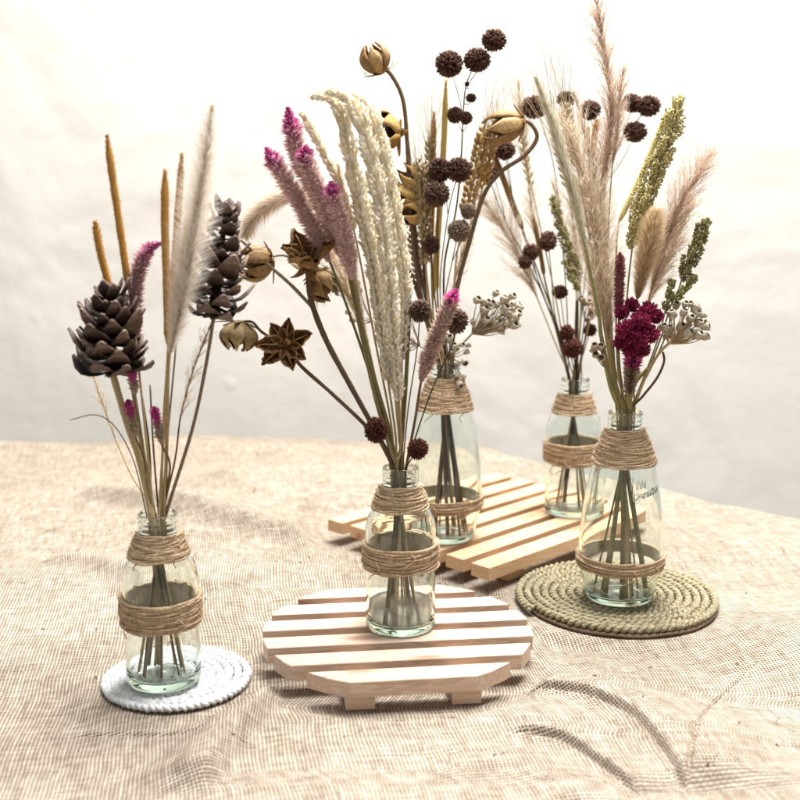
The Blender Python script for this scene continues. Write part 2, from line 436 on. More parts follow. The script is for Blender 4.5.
def petal(mb, c, ax, phi, rp, hp, wd, cup=.3, th=.07, nu=9, nv=7, tin=0., tout=0., rnd=None, twist=0.):
    """one shell lobe about axis ax at angle phi; rp(u) radius, hp(u) height, wd(u) half width"""
    x, y = frame(ax); ax = ax.normalized(); G = []
    for i in range(nu):
        u = i/(nu-1); row = []
        for j in range(nv):
            v = j/(nv-1)*2-1
            rr = rp(u); w = wd(u); ph = phi+twist*u
            ra = x*math.cos(ph)+y*math.sin(ph); ta = -x*math.sin(ph)+y*math.cos(ph)
            row.append(c+ra*(rr-cup*w*v*v)+ta*(w*v)+ax*(hp(u)+.15*cup*w*v*v))
        G.append(row)
    solid(mb, G, th, rnd, tin, tout)
def valve(mb, c, ax, phi, L, W, up, curl):
    """one open boat shaped valve of a seed capsule: hollow towards the axis, a thin wall standing in it"""
    x, y = frame(ax); ra = x*math.cos(phi)+y*math.sin(phi); ta = -x*math.sin(phi)+y*math.cos(phi)
    def spine(u):
        a = up*(1-curl*u*.6); return c+ra*(L*u*math.cos(a)+.12)+ax*(L*u*math.sin(a))
    def dirn(u):
        a = up+1.5708; return ra*math.cos(a)+ax*math.sin(a)
    G = []
    for i in range(11):
        u = i/10; w = W*(math.sin(math.pi*min(1, u**.8))**.8)*(1-.25*u)+.02; row = []
        for j in range(9):
            v = j/4-1; row.append(spine(u)+ta*(w*v)+dirn(u)*(w*.85*(v*v)-w*.45))
        G.append([p_+Vector((U(-1,1), U(-1,1), U(-1,1)))*.035*L*(.3+u) for p_ in row])
    r = R(); solid(mb, G, .09, r, tin=0., tout=.8)
    G = [[spine(i/8*.92+.02)+dirn(0)*(W*(.75*j/2*math.sin(math.pi*(i/8*.8+.1))-.45)) for j in range(3)] for i in range(9)]
    solid(mb, G, .07, r*.5+.5, tin=0., tout=0.)
def pod_star(mb, c, ax, rad, n=5, up=.5, w=.42, inner_dark=True):
    ax = ax.normalized()
    for k in range(n): valve(mb, c, ax, 2*math.pi*k/n+U(-.15, .15), rad*U(.88, 1.12), rad*w*U(.9, 1.1), up*U(.75, 1.2), U(0, .5))
    for k in range(5): petal(mb, c-ax*rad*.15, ax, 2*math.pi*k/5+.5, lambda u: rad*(.1+.55*u), lambda u: -rad*.12*math.sin(u*2.5), lambda u: rad*.17*(1-u)+.02, cup=.1, th=.05, tout=0.)
    for k in range(14):
        grain(mb, c+Vector((U(-.2,.2), U(-.2,.2), U(-.1,.2)))*rad+ax*rad*.05, (ax+Vector((U(-.6,.6), U(-.6,.6), U(-.6,.6)))), rad*.32, rad*.22, t=1. if k % 2 else 0.)
def pod_bud(mb, c, ax, rad, L, n=6, open_=.25, sepal=True, tuft=True):
    """round capsule of pointed segments with dark slits between them"""
    ax = ax.normalized(); X, Y = frame(ax); n = max(n, 5)
    def rr(u): return rad*(math.sin(math.pi*(.05+u*.87))**.7)
    for k in range(n):
        ph = 2*math.pi*k/n+U(-.08, .08); s = U(.94, 1.07); o = open_*U(.3, 1.5); G = []
        for i in range(13):
            u = i/12; ha = math.pi/n*(1.02-.12*u-.85*max(0, u-.6)/.4)*U(.98, 1.02); row = []
            r0 = rr(u)*s+rad*o*u*u
            for j in range(7):
                v = j/3-1; a = ph+v*ha; q = r0*(1+.10*(1-v*v)-.07*math.exp(-(v*3.5)**2))
                row.append(c-ax*L*.45+(X*math.cos(a)+Y*math.sin(a))*q+ax*(L*u*s*(1+.06*(1-v*v)*u)))
            G.append(row)
        solid(mb, G, .05+.03*rad, None, tin=0., tout=1.)
    for k in range(n):                     # darker raised seams
        a = 2*math.pi*k/n; sp = [c-ax*L*.45+(X*math.cos(a)+Y*math.sin(a))*(rr(u)*.99+rad*open_*.5*u*u)+ax*L*u for u in (0.03,.2,.4,.6,.8,.97)]
        tube(mb, sp, .04, 4, t=1.)
    vs = []; lathe_ = [(.3, 0), (.8, .25), (.85, .55), (.5, .85), (.05, 1.)]; o = len(mb.v)
    for q, u in lathe_:
        for k in range(8): a = k*.7854; mb.v.append(c-ax*L*.42+(X*math.cos(a)+Y*math.sin(a))*(q*rad*.8)+ax*L*.85*u)
    for i in range(4):
        for k in range(8): mb.f.append((o+i*8+k, o+i*8+(k+1) % 8, o+i*8+8+(k+1) % 8, o+i*8+8+k)); mb.r.append(.3); mb.t.append(1.)
    if sepal:
        for k in range(6):
            ph = 2*math.pi*k/6+U(-.3, .3); ln = U(.8, 1.3)
            petal(mb, c-ax*L*.49, ax, ph, lambda u: rad*(.12+1.1*ln*math.sin(u*1.7)), lambda u: L*(.28*u-.1*u*u),
                  lambda u: rad*.24*(1-u)+.02, cup=.2, th=.05, tin=.2, tout=.0)
    if tuft:
        for k in range(16):
            a = U(0, 6.28); q = rad*U(.8, 1.05); z = U(-.35, .35)*L
            ra = X*math.cos(a)+Y*math.sin(a); p = c+ra*q+ax*z; d = (ra*U(.1,.6)+ax*U(.4, 1)).normalized()
            tube(mb, [p, p+d*rad*.3, p+d*rad*U(.5, .8)+ra*.1], lambda s: .035*(1-s)+.006, 3, t=0. if k % 3 else 1.)
def ball(mb, c, r, n=170, w=.14, tip=.35, core=.72):
    """bristly round head: every bristle a small pyramid"""
    sq = Vector((U(.88, 1.08), U(.88, 1.08), U(.84, 1.08))); ragged = U(.02, .08); r0 = r
    for i in range(n):
        z = 1-2*(i+.5)/n; a = i*2.39996; q = math.sqrt(max(0, 1-z*z))
        if R() < .05: continue
        d = Vector((q*math.cos(a), q*math.sin(a), z)); r = r0*Vector((d.x*sq.x, d.y*sq.y, d.z*sq.z)).length*1.04
        d = (d+Vector((U(-1,1), U(-1,1), U(-1,1)))*.12).normalized(); x, y = frame(d)
        b = c+d*r*.42; ww = w*r*U(.8, 1.15); k = U(0, 6.28); ln = U(.98-ragged*1.6, 1.02+ragged)*r
        vs = []
        for j in range(4): vs.append(b+(x*math.cos(k+j*1.5708)+y*math.sin(k+j*1.5708))*ww*.7)
        for j in range(4): vs.append(c+d*ln*.84+(x*math.cos(k+j*1.5708)+y*math.sin(k+j*1.5708))*ww)
        vs.append(c+d*ln*1.03)
        fs = [(j, (j+1) % 4, 4+(j+1) % 4, 4+j) for j in range(4)]+[(4+j, 4+(j+1) % 4, 8) for j in range(4)]
        mb.add(vs, fs, t=0.)
    vs = []; fs = []
    for i in range(7):
        th = math.pi*i/6
        for j in range(10): vs.append(c+Vector((math.sin(th)*math.cos(j*.6283), math.sin(th)*math.sin(j*.6283), math.cos(th)))*r0*core)
    for i in range(6):
        for j in range(10): fs.append((i*10+j, i*10+(j+1) % 10, (i+1)*10+(j+1) % 10, (i+1)*10+j))
    mb.add(vs, fs, r=0., t=0.)
def cone(mb, base, tip, prof, slen, n, droop=.1, tight=0.):
    ax = (tip-base); L = ax.length; ax.normalize(); X, Y = frame(ax)
    tube(mb, [base, base.lerp(tip, .5), tip], lambda s: .35*(1-s)+.12, 8, t=0.)
    for i in range(n):
        s = (i+.5)/n; a = i*2.39996+U(-.1, .1)
        R0 = prof(s)*U(.72, 1.2); l = slen(s)*U(.85, 1.15)
        rise = (.05+.55*s+tight)*U(.3, 1.8)+U(-.12,.12)
        ra = X*math.cos(a)+Y*math.sin(a); ta = ax.cross(ra)
        cr = U(.2, 1.6); w = l*.36*U(.75, 1.15)+.1; p0 = base+ax*(L*s); G = []
        for iu in range(7):
            u = iu/6; row = []
            rr = R0*u; hh = rise*R0*(u**1.5)-droop*math.sin(u*3.1)*R0
            ww = w*(.25+.75*math.sin(min(1.57, u*2.0)))*(1 if u < .7 else 1-((u-.7)/.3)**1.6*.72)*U(.93, 1.07); hh += R0*(.22*max(0, u-.6)/.4)**1.3*cr
            for jv in range(5):
                v = jv/2-1
                row.append(p0+ra*(rr-.12*w*v*v*(1-u)-(.10*w*v*v if u > .9 else 0))+ta*ww*v+ax*(hh+.28*w*(1-v*v)*(.3+u)*.6))
            G.append(row)
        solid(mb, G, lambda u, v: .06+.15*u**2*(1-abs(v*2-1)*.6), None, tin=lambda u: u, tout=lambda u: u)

def base_pt(b, sx, sy):
    a = math.atan2(-sy, -sx)+U(-.9, .9); q = b['br']*U(.55, 1.0)
    return Vector((b['x']+q*math.cos(a), b['Y']+q*math.sin(a), b['z']+.75))
K = [0]
def stem_path(b, tips, sx=None, sy=None, short=True):
    """tips: [(px,py,dy)...] from the head down; then through the neck to the bottom of bottle b"""
    P = [at(px, py, b['Y']+dy) for px, py, dy in tips]
    K[0] += 1; k = K[0]
    if sx is None:
        sx = max(-.85, min(.85, (P[0].x-b['x'])/9.))
        sx = max(-.9, min(.9, sx+.25*math.sin(k*2.4)))
    if sy is None:
        sy = math.sin(k*4.1)*math.sqrt(max(.02, .85-sx*sx))
    nk = Vector((b['x']+sx*.9, b['Y']+sy*.9, b['z']+b['h']))
    bt = base_pt(b, sx, sy)
    n2 = nk.lerp(bt, .12); n2.x = b['x']+sx*.62; n2.y = b['Y']+sy*.62
    if short and U(0, 1) < .5:
        e = nk.lerp(bt, .30 if b['h'] > 16 else .23); e.x = b['x']+sx*.5; e.y = b['Y']+sy*.5
        return catmull(P+[nk, (nk+e)/2, e], 8), P
    return catmull(P+[nk, n2, n2.lerp(bt, .5), bt], 8), P
def make(b, name, label, cat, tips, smat, r0, r1, group=None, sx=None, sy=None, sides=7):
    path, P = stem_path(b, tips, sx, sy, name not in ('bare_stalk', 'pine_cone', 'seed_pod_branch'))
    t = thing(name, path[-1], label, cat, group)
    mb = MB(); tube(mb, path, lambda s: r0+(r1-r0)*s, sides, wob=.05); mb.build('stem', M[smat], t)
    return t, path, P
def headpath(b, pts, n=8):
    return catmull([at(px, py, b['Y']+dy) for px, py, dy in pts], n)
def branch(t, pts, r0, r1, mat, name='branch'):
    mb = MB(); tube(mb, catmull(pts, 7), lambda s: r0+(r1-r0)*s, 6, wob=.06); return mb.build(name, M[mat], t)

def cattail(b, label, pts, rest, w, mat='cattail', smat='stem_straw', r=.12, n=2600, group='velvety cattail spikes', **k):
    t, path, P = make(b, 'cattail_spike', label, 'dried cattail', pts+rest, smat, .06, r, group, **k)
    hp = headpath(b, pts); mb = MB(); q = taper(w*.62, .12, .06)
    h2, _ = resample(hp, 30)
    tube(mb, h2, lambda s: q(s), 10, wob=.06, r=.4)
    fluff(mb, hp, lambda s: q(s)*1.0+w*.55, n, .04, lean=.8); mb.build('velvet_head', M[mat], t); return t
def foxtail(b, label, pts, rest, w, mat='fluff_white', core='fluff_core', smat='stem_straw', n=5200, lean=1.0, cw=.2, hw=.024, r=.1, name='foxtail_grass', cat='foxtail grass', group='soft fluffy grass plumes', pf=None, **k):
    t, path, P = make(b, name, label, cat, pts+rest, smat, .05, r, group, **k)
    hp = headpath(b, pts); q = pf or spike(w, .6)
    q0 = q; q = lambda s: q0(s)*1.45
    mb = MB(); fluff(mb, hp, lambda s: q(s)*cw*1.3+.08, int(n*.35), .06, lean=1.6); mb.build('seed_core', M[core], t)
    mb = MB(); fluff(mb, hp, q, n, hw, lean=lean); mb.build('plume', M[mat], t); return t
def pampas(b, label, pts, rest, w, mat='pampas', smat='stem_straw', n=90, m=30, r=.09, side=0, group='feathery pampas plumes', lw=.03, **k):
    """plume of many short sprays that lean to the tip"""
    t, path, P = make(b, 'pampas_plume', label, 'pampas grass', pts+rest, smat, .05, r, group, **k)
    w *= 1.3; hp, L = resample(headpath(b, pts), 60); mb = MB()
    for i in range(n):
        s = U(0, 1)**.9; p, d = along(hp, s); d = -d; x, y = frame(d); a = U(0, 6.28)
        rad = x*math.cos(a)+y*math.sin(a); l = w*(1.5+.6*s)*U(.6, 1.2)*min(1, .35+s*3)
        q = [p, p+(d*1.0+rad*.25)*l*.45, p+(d*1.55+rad*.62)*l*.62+Vector((0,0,-.05*l))]
        l *= 1.0; sp = catmull(q, 4); tube(mb, sp, lambda s_: .022*(1-s_)+.006, 3)
        fluff(mb, sp[::-1], lambda z: l*.17*U(.6, 1.4)+.08, m, lw, lean=1.5, jitter=.5)
    mb.build('plume', M[mat], t); return t
def celosia(b, label, pts, rest, w, mat='celosia', smat='stem_olive', n=1500, group='feathery celosia spikes', r=.13, name='celosia_spike', cat='celosia flower', leafw=.085, **k):
    t, path, P = make(b, name, label, cat, pts+rest, smat, .08, r, group, **k)
    hp = headpath(b, pts); q = taper(w, .16, .12); h2, _ = resample(hp, 24); mb = MB()
    tube(mb, h2, lambda s: q(s)*.45, 7, r=.2, t=lambda s: 1-s)
    fluff(mb, hp, lambda s: q(s)+.05, n, leafw, lean=.75, leaf=True); mb.build('floret_spike', M[mat], t); return t
def wheat(b, label, pts, rest, w, awn=5., mat='wheat', n=42, na=34, smat='stem_straw', group='bearded wheat ears', r=.09, gl=.85, spread=.22, **k):
    t, path, P = make(b, 'wheat_ear', label, 'wheat', pts+rest, smat, .06, r, group, **k)
    hp = headpath(b, pts); mb = MB(); grains(mb, hp, lambda s: w*.5*min(1, .5+s*3), n, gl, w*.62, lean=.9, rows=4, jitter=.12)
    mb.build('ear', M[mat], t)
    if na:
        mb = MB(); h2, _ = resample(hp, 30)
        for i in range(na):
            p, d = along(h2, U(0, .8)); d = -d; x, y = frame(d); a = U(0, 6.28)
            q = (d+(x*math.cos(a)+y*math.sin(a))*spread*U(.2, 1.3)).normalized(); l = awn*U(.6, 1.1)
            tube(mb, catmull([p, p+q*l*.5, p+q*l+Vector((U(-.3,.3), U(-.3,.3), U(-.2,.1)))], 4), lambda s: .022*(1-s)+.007, 3)
        mb.build('awns', M['awn'], t)
    return t
def sorghum(b, label, pts, rest, w, mat='sorghum', n=900, gs=.2, smat='stem_green', group='millet heads of tiny grains', r=.1, **k):
    t, path, P = make(b, 'millet_head', label, 'millet', pts+rest, smat, .06, r, group, **k)
    hp, L = resample(headpath(b, pts), 60); mb = MB(); nb = int(L*4.5)
    for i in range(nb):       # lumpy clusters on side twigs
        s = (i+R())/nb; p, d = along(hp, s); d = -d; x, y = frame(d); a = i*2.4+U(-.4, .4)
        rad = x*math.cos(a)+y*math.sin(a); l = w*min(1, .3+s*3.5)*U(.75, 1.25)
        sp = [p, p+(rad*.6+d*.7)*l, p+(rad*.8+d*1.7)*l]
        grains(mb, catmull(sp[::-1], 4), lambda z: l*.2+.03, max(5, int(n*1.3/nb)), gs*1.15, gs*.8, lean=.8, jitter=.8, taper=False)
    mb.build('grain_head', M[mat], t); return t
def strand(b, label, pts, rest, w, n=150, mat='cream', **k):
    t, path, P = make(b, 'bleached_grass', label, 'bleached grass', pts+rest, 'stem_straw', .06, .11, 'bleached cream grass heads', **k)
    hp = headpath(b, pts); mb = MB()
    pr = lambda s: w*min(1, .3+s*5)*(1-.5*max(0, s-.5)/.5)*(1+.22*math.sin(s*61))
    grains(mb, hp, pr, n*2, .62, .25, lean=1.1, rows=5, jitter=.75)
    grains(mb, hp, lambda s: pr(s)*1.15, n*2, .5, .2, lean=1.0, jitter=1.)
    h2, _ = resample(hp, 24); tube(mb, h2, lambda s: w*.45*(1-.5*s), 6, r=.2)
    fluff(mb, hp, lambda s: w+.5, 700, .02, lean=1.6, jitter=.8)
    mb.build('grain_head', M[mat], t); return t
def buttons(b, label, heads, rest, mat='ball', smat='stem_dark', r=.07, hn=340, bw=.09, group='dark button flower stems', joint=None, **k):
    """heads: [(px,py,rpx,dy)]; the first crowns the main stem, others branch off the first point of rest"""
    h0 = heads[0]
    t, path, P = make(b, 'button_flower', label, 'button flowers', [(h0[0], h0[1], h0[3])]+rest, smat, .045, r, group, **k)
    for i, (px, py, rp, dy) in enumerate(heads):
        c = at(px, py, b['Y']+dy); rr = rp*c.y/F/math.cos(PT)*1.0
        mb = MB(); ball(mb, c, rr, hn, bw); mb.build('flower_head', M[mat], t)
        if i:
            j = at(rest[0][0], rest[0][1], b['Y']+rest[0][2]); jj = joint and joint.get(i)
            if jj: j = at(jj[0], jj[1], b['Y']+dy)
            mid = (c+j)/2+Vector((.15, 0, -.25)); branch(t, [c, mid, j], .03, .045, smat)
    return t
# cup shaped little flowers
def cup_mesh():
    mb = MB()
    prof = [(.03,-.45),(.13,-.36),(.25,-.2),(.30,0.),(.32,.16),(.28,.28),(.20,.30),(.17,.16),(.12,.10),(.06,.16),(.01,.17)]
    seg = 10
    for i, (q, z) in enumerate(prof):
        for k in range(seg):
            a = 2*math.pi*k/seg; s = 1+.07*math.cos(5*a)*(1 if i < 4 else 2.0); mb.v.append(Vector((q*s*math.cos(a), q*s*math.sin(a), z)))
    for i in range(len(prof)-1):
        for k in range(seg):
            a = i*seg+k; c = i*seg+(k+1) % seg; mb.f.append((a, c, c+seg, a+seg)); mb.r.append(R()); mb.t.append(1. if i in (6, 7, 8) else 0.)
    return mb
CUPS = {}
def cups(t, spots, j, mat='cup', size=1., smat='stem_grey', Y=0):
    """spots: [(px,py,dy)] cup places; twigs run back to the joint j"""
    if mat not in CUPS:
        o = cup_mesh().build('flower_cup', M[mat], None); CUPS[mat] = o.data; bpy.data.objects.remove(o)
    for i, (px, py, dy) in enumerate(spots):
        c = at(px, py, Y+dy); d = (c-j); d = (d.normalized()+Vector((U(-.5,.5), U(-.9,.1), U(-.3,.5)))).normalized()
        o = bpy.data.objects.new('flower_cup', CUPS[mat]); COL.objects.link(o); o.parent = t
        o.location = (c-Vector(ROOT[t.name]))*S; o.rotation_mode = 'QUATERNION'; o.rotation_quaternion = d.to_track_quat('Z', 'Y')
        k = size*U(.8, 1.25); o.scale = (k, k, k)
        ROOT[o.name] = ROOT[t.name]
    mb = MB()
    for (px, py, dy) in spots:
        c = at(px, py, Y+dy); m_ = c.lerp(j, .45)+Vector((U(-.15,.15), U(-.2,.2), -.25)); tube(mb, catmull([c, m_, j], 4), lambda s: .035+.03*s, 4)
    mb.build('twigs', M[smat], t)

# ------------------------------------------------------------------ setting
def edge_y(x):
    xs = [-90,-60,-47,-38,-15,5,12,26.5,36.4,60,90]; ys = [160,168,171.5,173,173.5,172,167.7,148.2,137,118,97]
    return np.interp(x, xs, ys)
def polyd(X, Y, pts):
    """signed distance (left of travel is positive), position along the line 0..1"""
    best = np.full(X.shape, 1e9); sg = np.zeros(X.shape); al = np.zeros(X.shape); n = len(pts)-1
    for i in range(n):
        ax, ay = pts[i][:2]; bx, by = pts[i+1][:2]; dx, dy = bx-ax, by-ay; L2 = dx*dx+dy*dy
        t = np.clip(((X-ax)*dx+(Y-ay)*dy)/L2, 0, 1); ex = X-(ax+t*dx); ey = Y-(ay+t*dy); d = np.hypot(ex, ey)
        m = d < best; best = np.where(m, d, best); sg = np.where(m, np.sign(dx*(Y-ay)-dy*(X-ax)), sg); al = np.where(m, (i+t)/n, al)
    return best*sg, al
def gline(pp): return [tuple(p) for p in catmull([ground(x, y) for x, y in pp], 6)]
FLAT = [(-17.6,84.8,6.6),(0,89.6,11.5),(20.4,102.5,10.),(8.5,121.,15.5),(4.,127.,14.),(14.,119.,14.)]
def cloth():
    xs = np.concatenate([np.arange(-72, 3, .25), np.arange(3, 27, .1), np.arange(27, 74, .25)]); ys = np.concatenate([np.arange(42, 60, .4), np.arange(60, 88, .1), np.arange(88, 196, .34)])
    X, Y = np.meshgrid(xs, ys); rng = np.random.RandomState(3)
    Z = np.zeros(X.shape)
    for i in range(26):
        a = rng.uniform(0, 3.14); k = rng.uniform(.08, .34); ph = rng.uniform(0, 6.28)
        Z += 1.1/(1+k*9)*np.sin((X*math.cos(a)+Y*math.sin(a))*k+ph+1.2*np.sin(X*.05+i)+.8*np.sin(Y*.07+2*i))*.42
    Z = np.maximum(Z, -.8)+.15
    def ridge(pp, A, w, wf=None, ext=(.15,.15)):
        nonlocal Z
        s, al = polyd(X, Y, gline(pp)); f = np.clip(al/ext[0], 0, 1)*np.clip((1-al)/ext[1], 0, 1); f = f*f*(3-2*f)
        Z = Z+A*f*np.exp(-np.where(s > 0, (s/w)**2, (s/(wf or w))**2))
    def step(pp, A, w, drop=.19):
        nonlocal Z
        s, al = polyd(X, Y, gline(pp)); f = np.clip(al/.2, 0, 1)*np.clip((1.02-al)/.12, 0, 1); f = f*f*(3-2*f)
        Z = Z+A*f*np.where(s > 0, np.exp(-(s/w)), np.clip(1+s/drop, 0, 1))-.42*min(1, A*3)*f*np.exp(-((s+drop*.9)/.17)**2)
    ridge([(70,492),(130,500),(190,522),(260,534),(335,545)], 2.1, 5.0, 1.7)
    ridge([(205,470),(260,500),(330,520),(400,528)], .9, 4, 1.6)
    ridge([(40,560),(100,570),(135,590),(150,640)], 1.1, 3, 1.3)
    ridge([(200,600),(240,590),(300,580)], .7, 2.5, 1.3)
    step([(690,806),(668,772),(640,735),(600,712),(545,698),(480,697)][::-1], .42, 5.5)
    step([(640,806),(600,775),(560,750),(500,742)][::-1], .36, 4.5)
    ridge([(690,806),(668,772),(640,735),(600,712),(545,698),(480,697)][::-1], .42, 3.4, .55)
    ridge([(640,806),(600,775),(560,750),(500,742)][::-1], .36, 2.8, .5)
    step([(790,640),(730,690),(706,730),(694,768),(690,800)], .22, 3.)
    ridge([(560,690),(640,705),(700,745),(730,806)], .45, 3.5, 2.5)
    ridge([(420,790),(500,772),(560,790),(590,820)], .5, 2, 2)
    ridge([(300,668),(262,712),(225,760),(190,806)], 1.7, .9, 3.2)
    step([(60,727),(110,728),(160,733),(215,741)], .10, 2.)
    step([(360,772),(440,764),(520,770)], .05, 2.)
    ridge([(560,660),(620,675),(700,665)], .35, 3, 2)
    ridge([(620,455),(650,490),(700,520),(760,560)], .5, 3, 2)
    # the cloth lies flat under what stands on it
    fl = np.zeros(X.shape)
    for (cx, cy, r) in FLAT:
        d = np.hypot(X-cx, Y-cy); fl = np.maximum(fl, np.clip((r+2.2-d)/2.2, 0, 1))
    fl = fl*fl*(3-2*fl); Z = Z*(1-fl)-.02*fl
    Z = Z-np.max(np.where(fl > .5, Z, -9))*0
    e = edge_y(X)+.6*np.sin(X*.35)+.3*np.sin(X*1.1); d = (Y-e)*.75
    k = np.clip((d+1.5)/3, 0, 1); Z = Z*(1-k)-np.where(d > -1.5, (d+1.5)**2*.12, 0)
    Z = np.where(d > 3, -2.43-(d-3)*4.5+.5*np.sin(X*.6)*np.clip((d-3)/3, 0, 1), Z)
    keep = d < 9
    fb = MB()
    for i in range(260):
        px = rng.uniform(-45, 50); py = rng.uniform(64, 150); iy = int(np.searchsorted(ys, py)); ix = int(np.searchsorted(xs, px))
        if py > edge_y(px)-3 or any(math.hypot(px-a, py-c) < r-.5 for a, c, r in FLAT[:3]): continue
        zz = float(Z[iy, ix])+.06; a = rng.uniform(0, 6.28); l = rng.uniform(.4, 2.2) if i % 4 else .25; c = rng.uniform(-.6, .6)
        pts = [Vector((px+math.cos(a+c*k)*l*k*.33, py+math.sin(a+c*k)*l*k*.33, zz+.1*math.sin(k*1.1))) for k in range(4)]
        pts = [Vector((p.x, p.y, float(Z[min(len(ys)-1, int(np.searchsorted(ys, p.y))), min(len(xs)-1, int(np.searchsorted(xs, p.x)))])+.05+.1*math.sin(k*1.1))) for k, p in enumerate(pts)]
        tube(fb, catmull(pts, 3), .018 if i % 4 else .055, 4)
    tag(fb.build('loose_fibres', M['stem_grey'], None), 'stray jute fibres and crumbs lying on the burlap', 'fibres', None, 'stuff')
    H, W = X.shape
    V = np.stack([X, Y, Z], -1).reshape(-1, 3)*S
    idx = np.arange(H*W).reshape(H, W)
    q = np.stack([idx[:-1,:-1], idx[:-1,1:], idx[1:,1:], idx[1:,:-1]], -1).reshape(-1, 4)
    kq = (keep[:-1,:-1] & keep[1:,1:]).reshape(-1); q = q[kq]
    us = np.unique(q); mp = -np.ones(H*W, int); mp[us] = np.arange(len(us)); V = V[us]; q = mp[q]
    me = bpy.data.meshes.new('tablecloth'); me.from_pydata(V.tolist(), [], q.tolist())
    dzx = np.diff(Z, axis=1); dzy = np.diff(Z, axis=0)
    wu = np.concatenate([np.zeros((H, 1)), np.cumsum(np.hypot(np.diff(X, axis=1), dzx), 1)], 1)
    wv = np.concatenate([np.zeros((1, W)), np.cumsum(np.hypot(np.diff(Y, axis=0), dzy), 0)], 0)
    wc = np.stack([wu, wv, np.zeros_like(wu)], -1).reshape(-1, 3)[us]*S
    at_ = me.attributes.new('weave', 'FLOAT_VECTOR', 'POINT'); at_.data.foreach_set('vector', wc.reshape(-1))
    me.polygons.foreach_set('use_smooth', [True]*len(q)); me.materials.append(M['burlap']); me.update()
    o = bpy.data.objects.new('tablecloth', me); COL.objects.link(o)
    tag(o, 'coarse beige burlap cloth with soft folds spread under all the bottles', 'tablecloth')
cloth()
def box(mb, x0, x1, y0, y1, z0, z1, r=None, ch=0.):
    vs = [Vector(p) for p in ((x0,y0,z0),(x1,y0,z0),(x1,y1,z0),(x0,y1,z0),(x0,y0,z1),(x1,y0,z1),(x1,y1,z1),(x0,y1,z1))]
    mb.add(vs, [(0,3,2,1),(4,5,6,7),(0,1,5,4),(1,2,6,5),(2,3,7,6),(3,0,4,7)], r)
# back wall: a slightly bowed sheet with real thickness
mb = MB(); nx = 60
for i in range(nx+1):
    x = -150+300*i/nx
    for (y, z) in ((203,-75),(203,180),(211,180),(211,-75)): mb.v.append(Vector((x, y, z)))
for i in range(nx):
    for k in range(4): mb.f.append((i*4+k, i*4+(k+1) % 4, i*4+4+(k+1) % 4, i*4+4+k)[::-1]); mb.r.append(.5); mb.t.append(0.)
tag(mb.build('wall', M['wall'], None, False), 'white dented wall behind the flowers', None, None, 'structure')
mb = MB(); box(mb, -300, 300, -200, 400, -77, -75); tag(mb.build('floor', M['floor'], None, False), 'plain grey floor under the table', None, None, 'structure')

# ------------------------------------------------------------------ coasters and boards
def rope_coaster(name, label, cx, cy, Rm, pitch, rs, z0, mat, braid, twist, squash=.75):
    t = thing(name, (cx, cy, 0), label, 'coaster', 'round woven coasters')
    turns = Rm/pitch-.5; mb = MB()
    th1 = turns*2*math.pi; pts = []; th = .5; 
    def pos(th): 
        r = pitch*(th/(2*math.pi)); return r
    # sample by arc length
    ths = [th]; 
    while th < th1: th += (twist/9)/max(pitch*.35, pos(th)); ths.append(th)
    le = 0; ns = 3 if braid else 2; P = [[] for _ in range(ns)]; lastr = None
    for i, th in enumerate(ths):
        r = pos(th)+.03*math.sin(th*3.1); c = Vector((cx+r*math.cos(th), cy+r*math.sin(th), z0+.05*math.sin(th*1.7)*r/Rm)); ra = Vector((math.cos(th), math.sin(th), 0))
        le += twist/9
        for s in range(ns):
            ph = 2*math.pi*le/twist+2*math.pi*s/ns
            if braid: P[s].append(c+ra*(pitch*.27*math.sin(ph))+Vector((0,0,squash*rs*.75*math.sin(2*ph))))
            else: P[s].append(c+ra*(pitch*.24*math.cos(ph))+Vector((0,0,pitch*.22*math.sin(ph))))
    for s in range(ns): tube(mb, [p_+Vector((U(-1,1), U(-1,1), U(-.6,.6)))*.028 for p_ in P[s]], rs, 6, twine=True, ph=s*3.1, wob=.16)
    for i in range(420):
        p_ = random.choice(P[i % ns]); d = Vector((U(-1,1), U(-1,1), U(.05,.5))).normalized(); l = U(.2, .7)
        tube(mb, [p_+Vector((0,0,rs*.8)), p_+d*l*.5+Vector((0,0,rs)), p_+d*l+Vector((0,0,rs*.7))], .016, 3, twine=True)
    mb.build('woven_cord', M[mat], t); return t
CW = rope_coaster('woven_coaster', 'white braided cord coaster under the front left bottle', -17.6, 84.8, 6.2, .70, .20, .38, 'rope_white', True, 1.6)
CG = rope_coaster('woven_coaster', 'olive seagrass rope coaster under the right bottle', 20.3, 102.4, 9.65, .80, .215, .70, 'rope_grass', False, 1.35)
mb = MB(); lathe(mb, [(0.01,.03),(8.65,.03),(8.75,.08),(8.75,.40),(8.65,.45),(0.01,.45)], (20.4,102.2,0), 72); tube(mb, [Vector((20.4+8.75*math.cos(a*.0873), 102.2+8.75*math.sin(a*.0873), .22+.04*math.sin(a*.9))) for a in range(73)], .16, 8)
mb.build('cardboard_backing', M['cardboard'], CG)

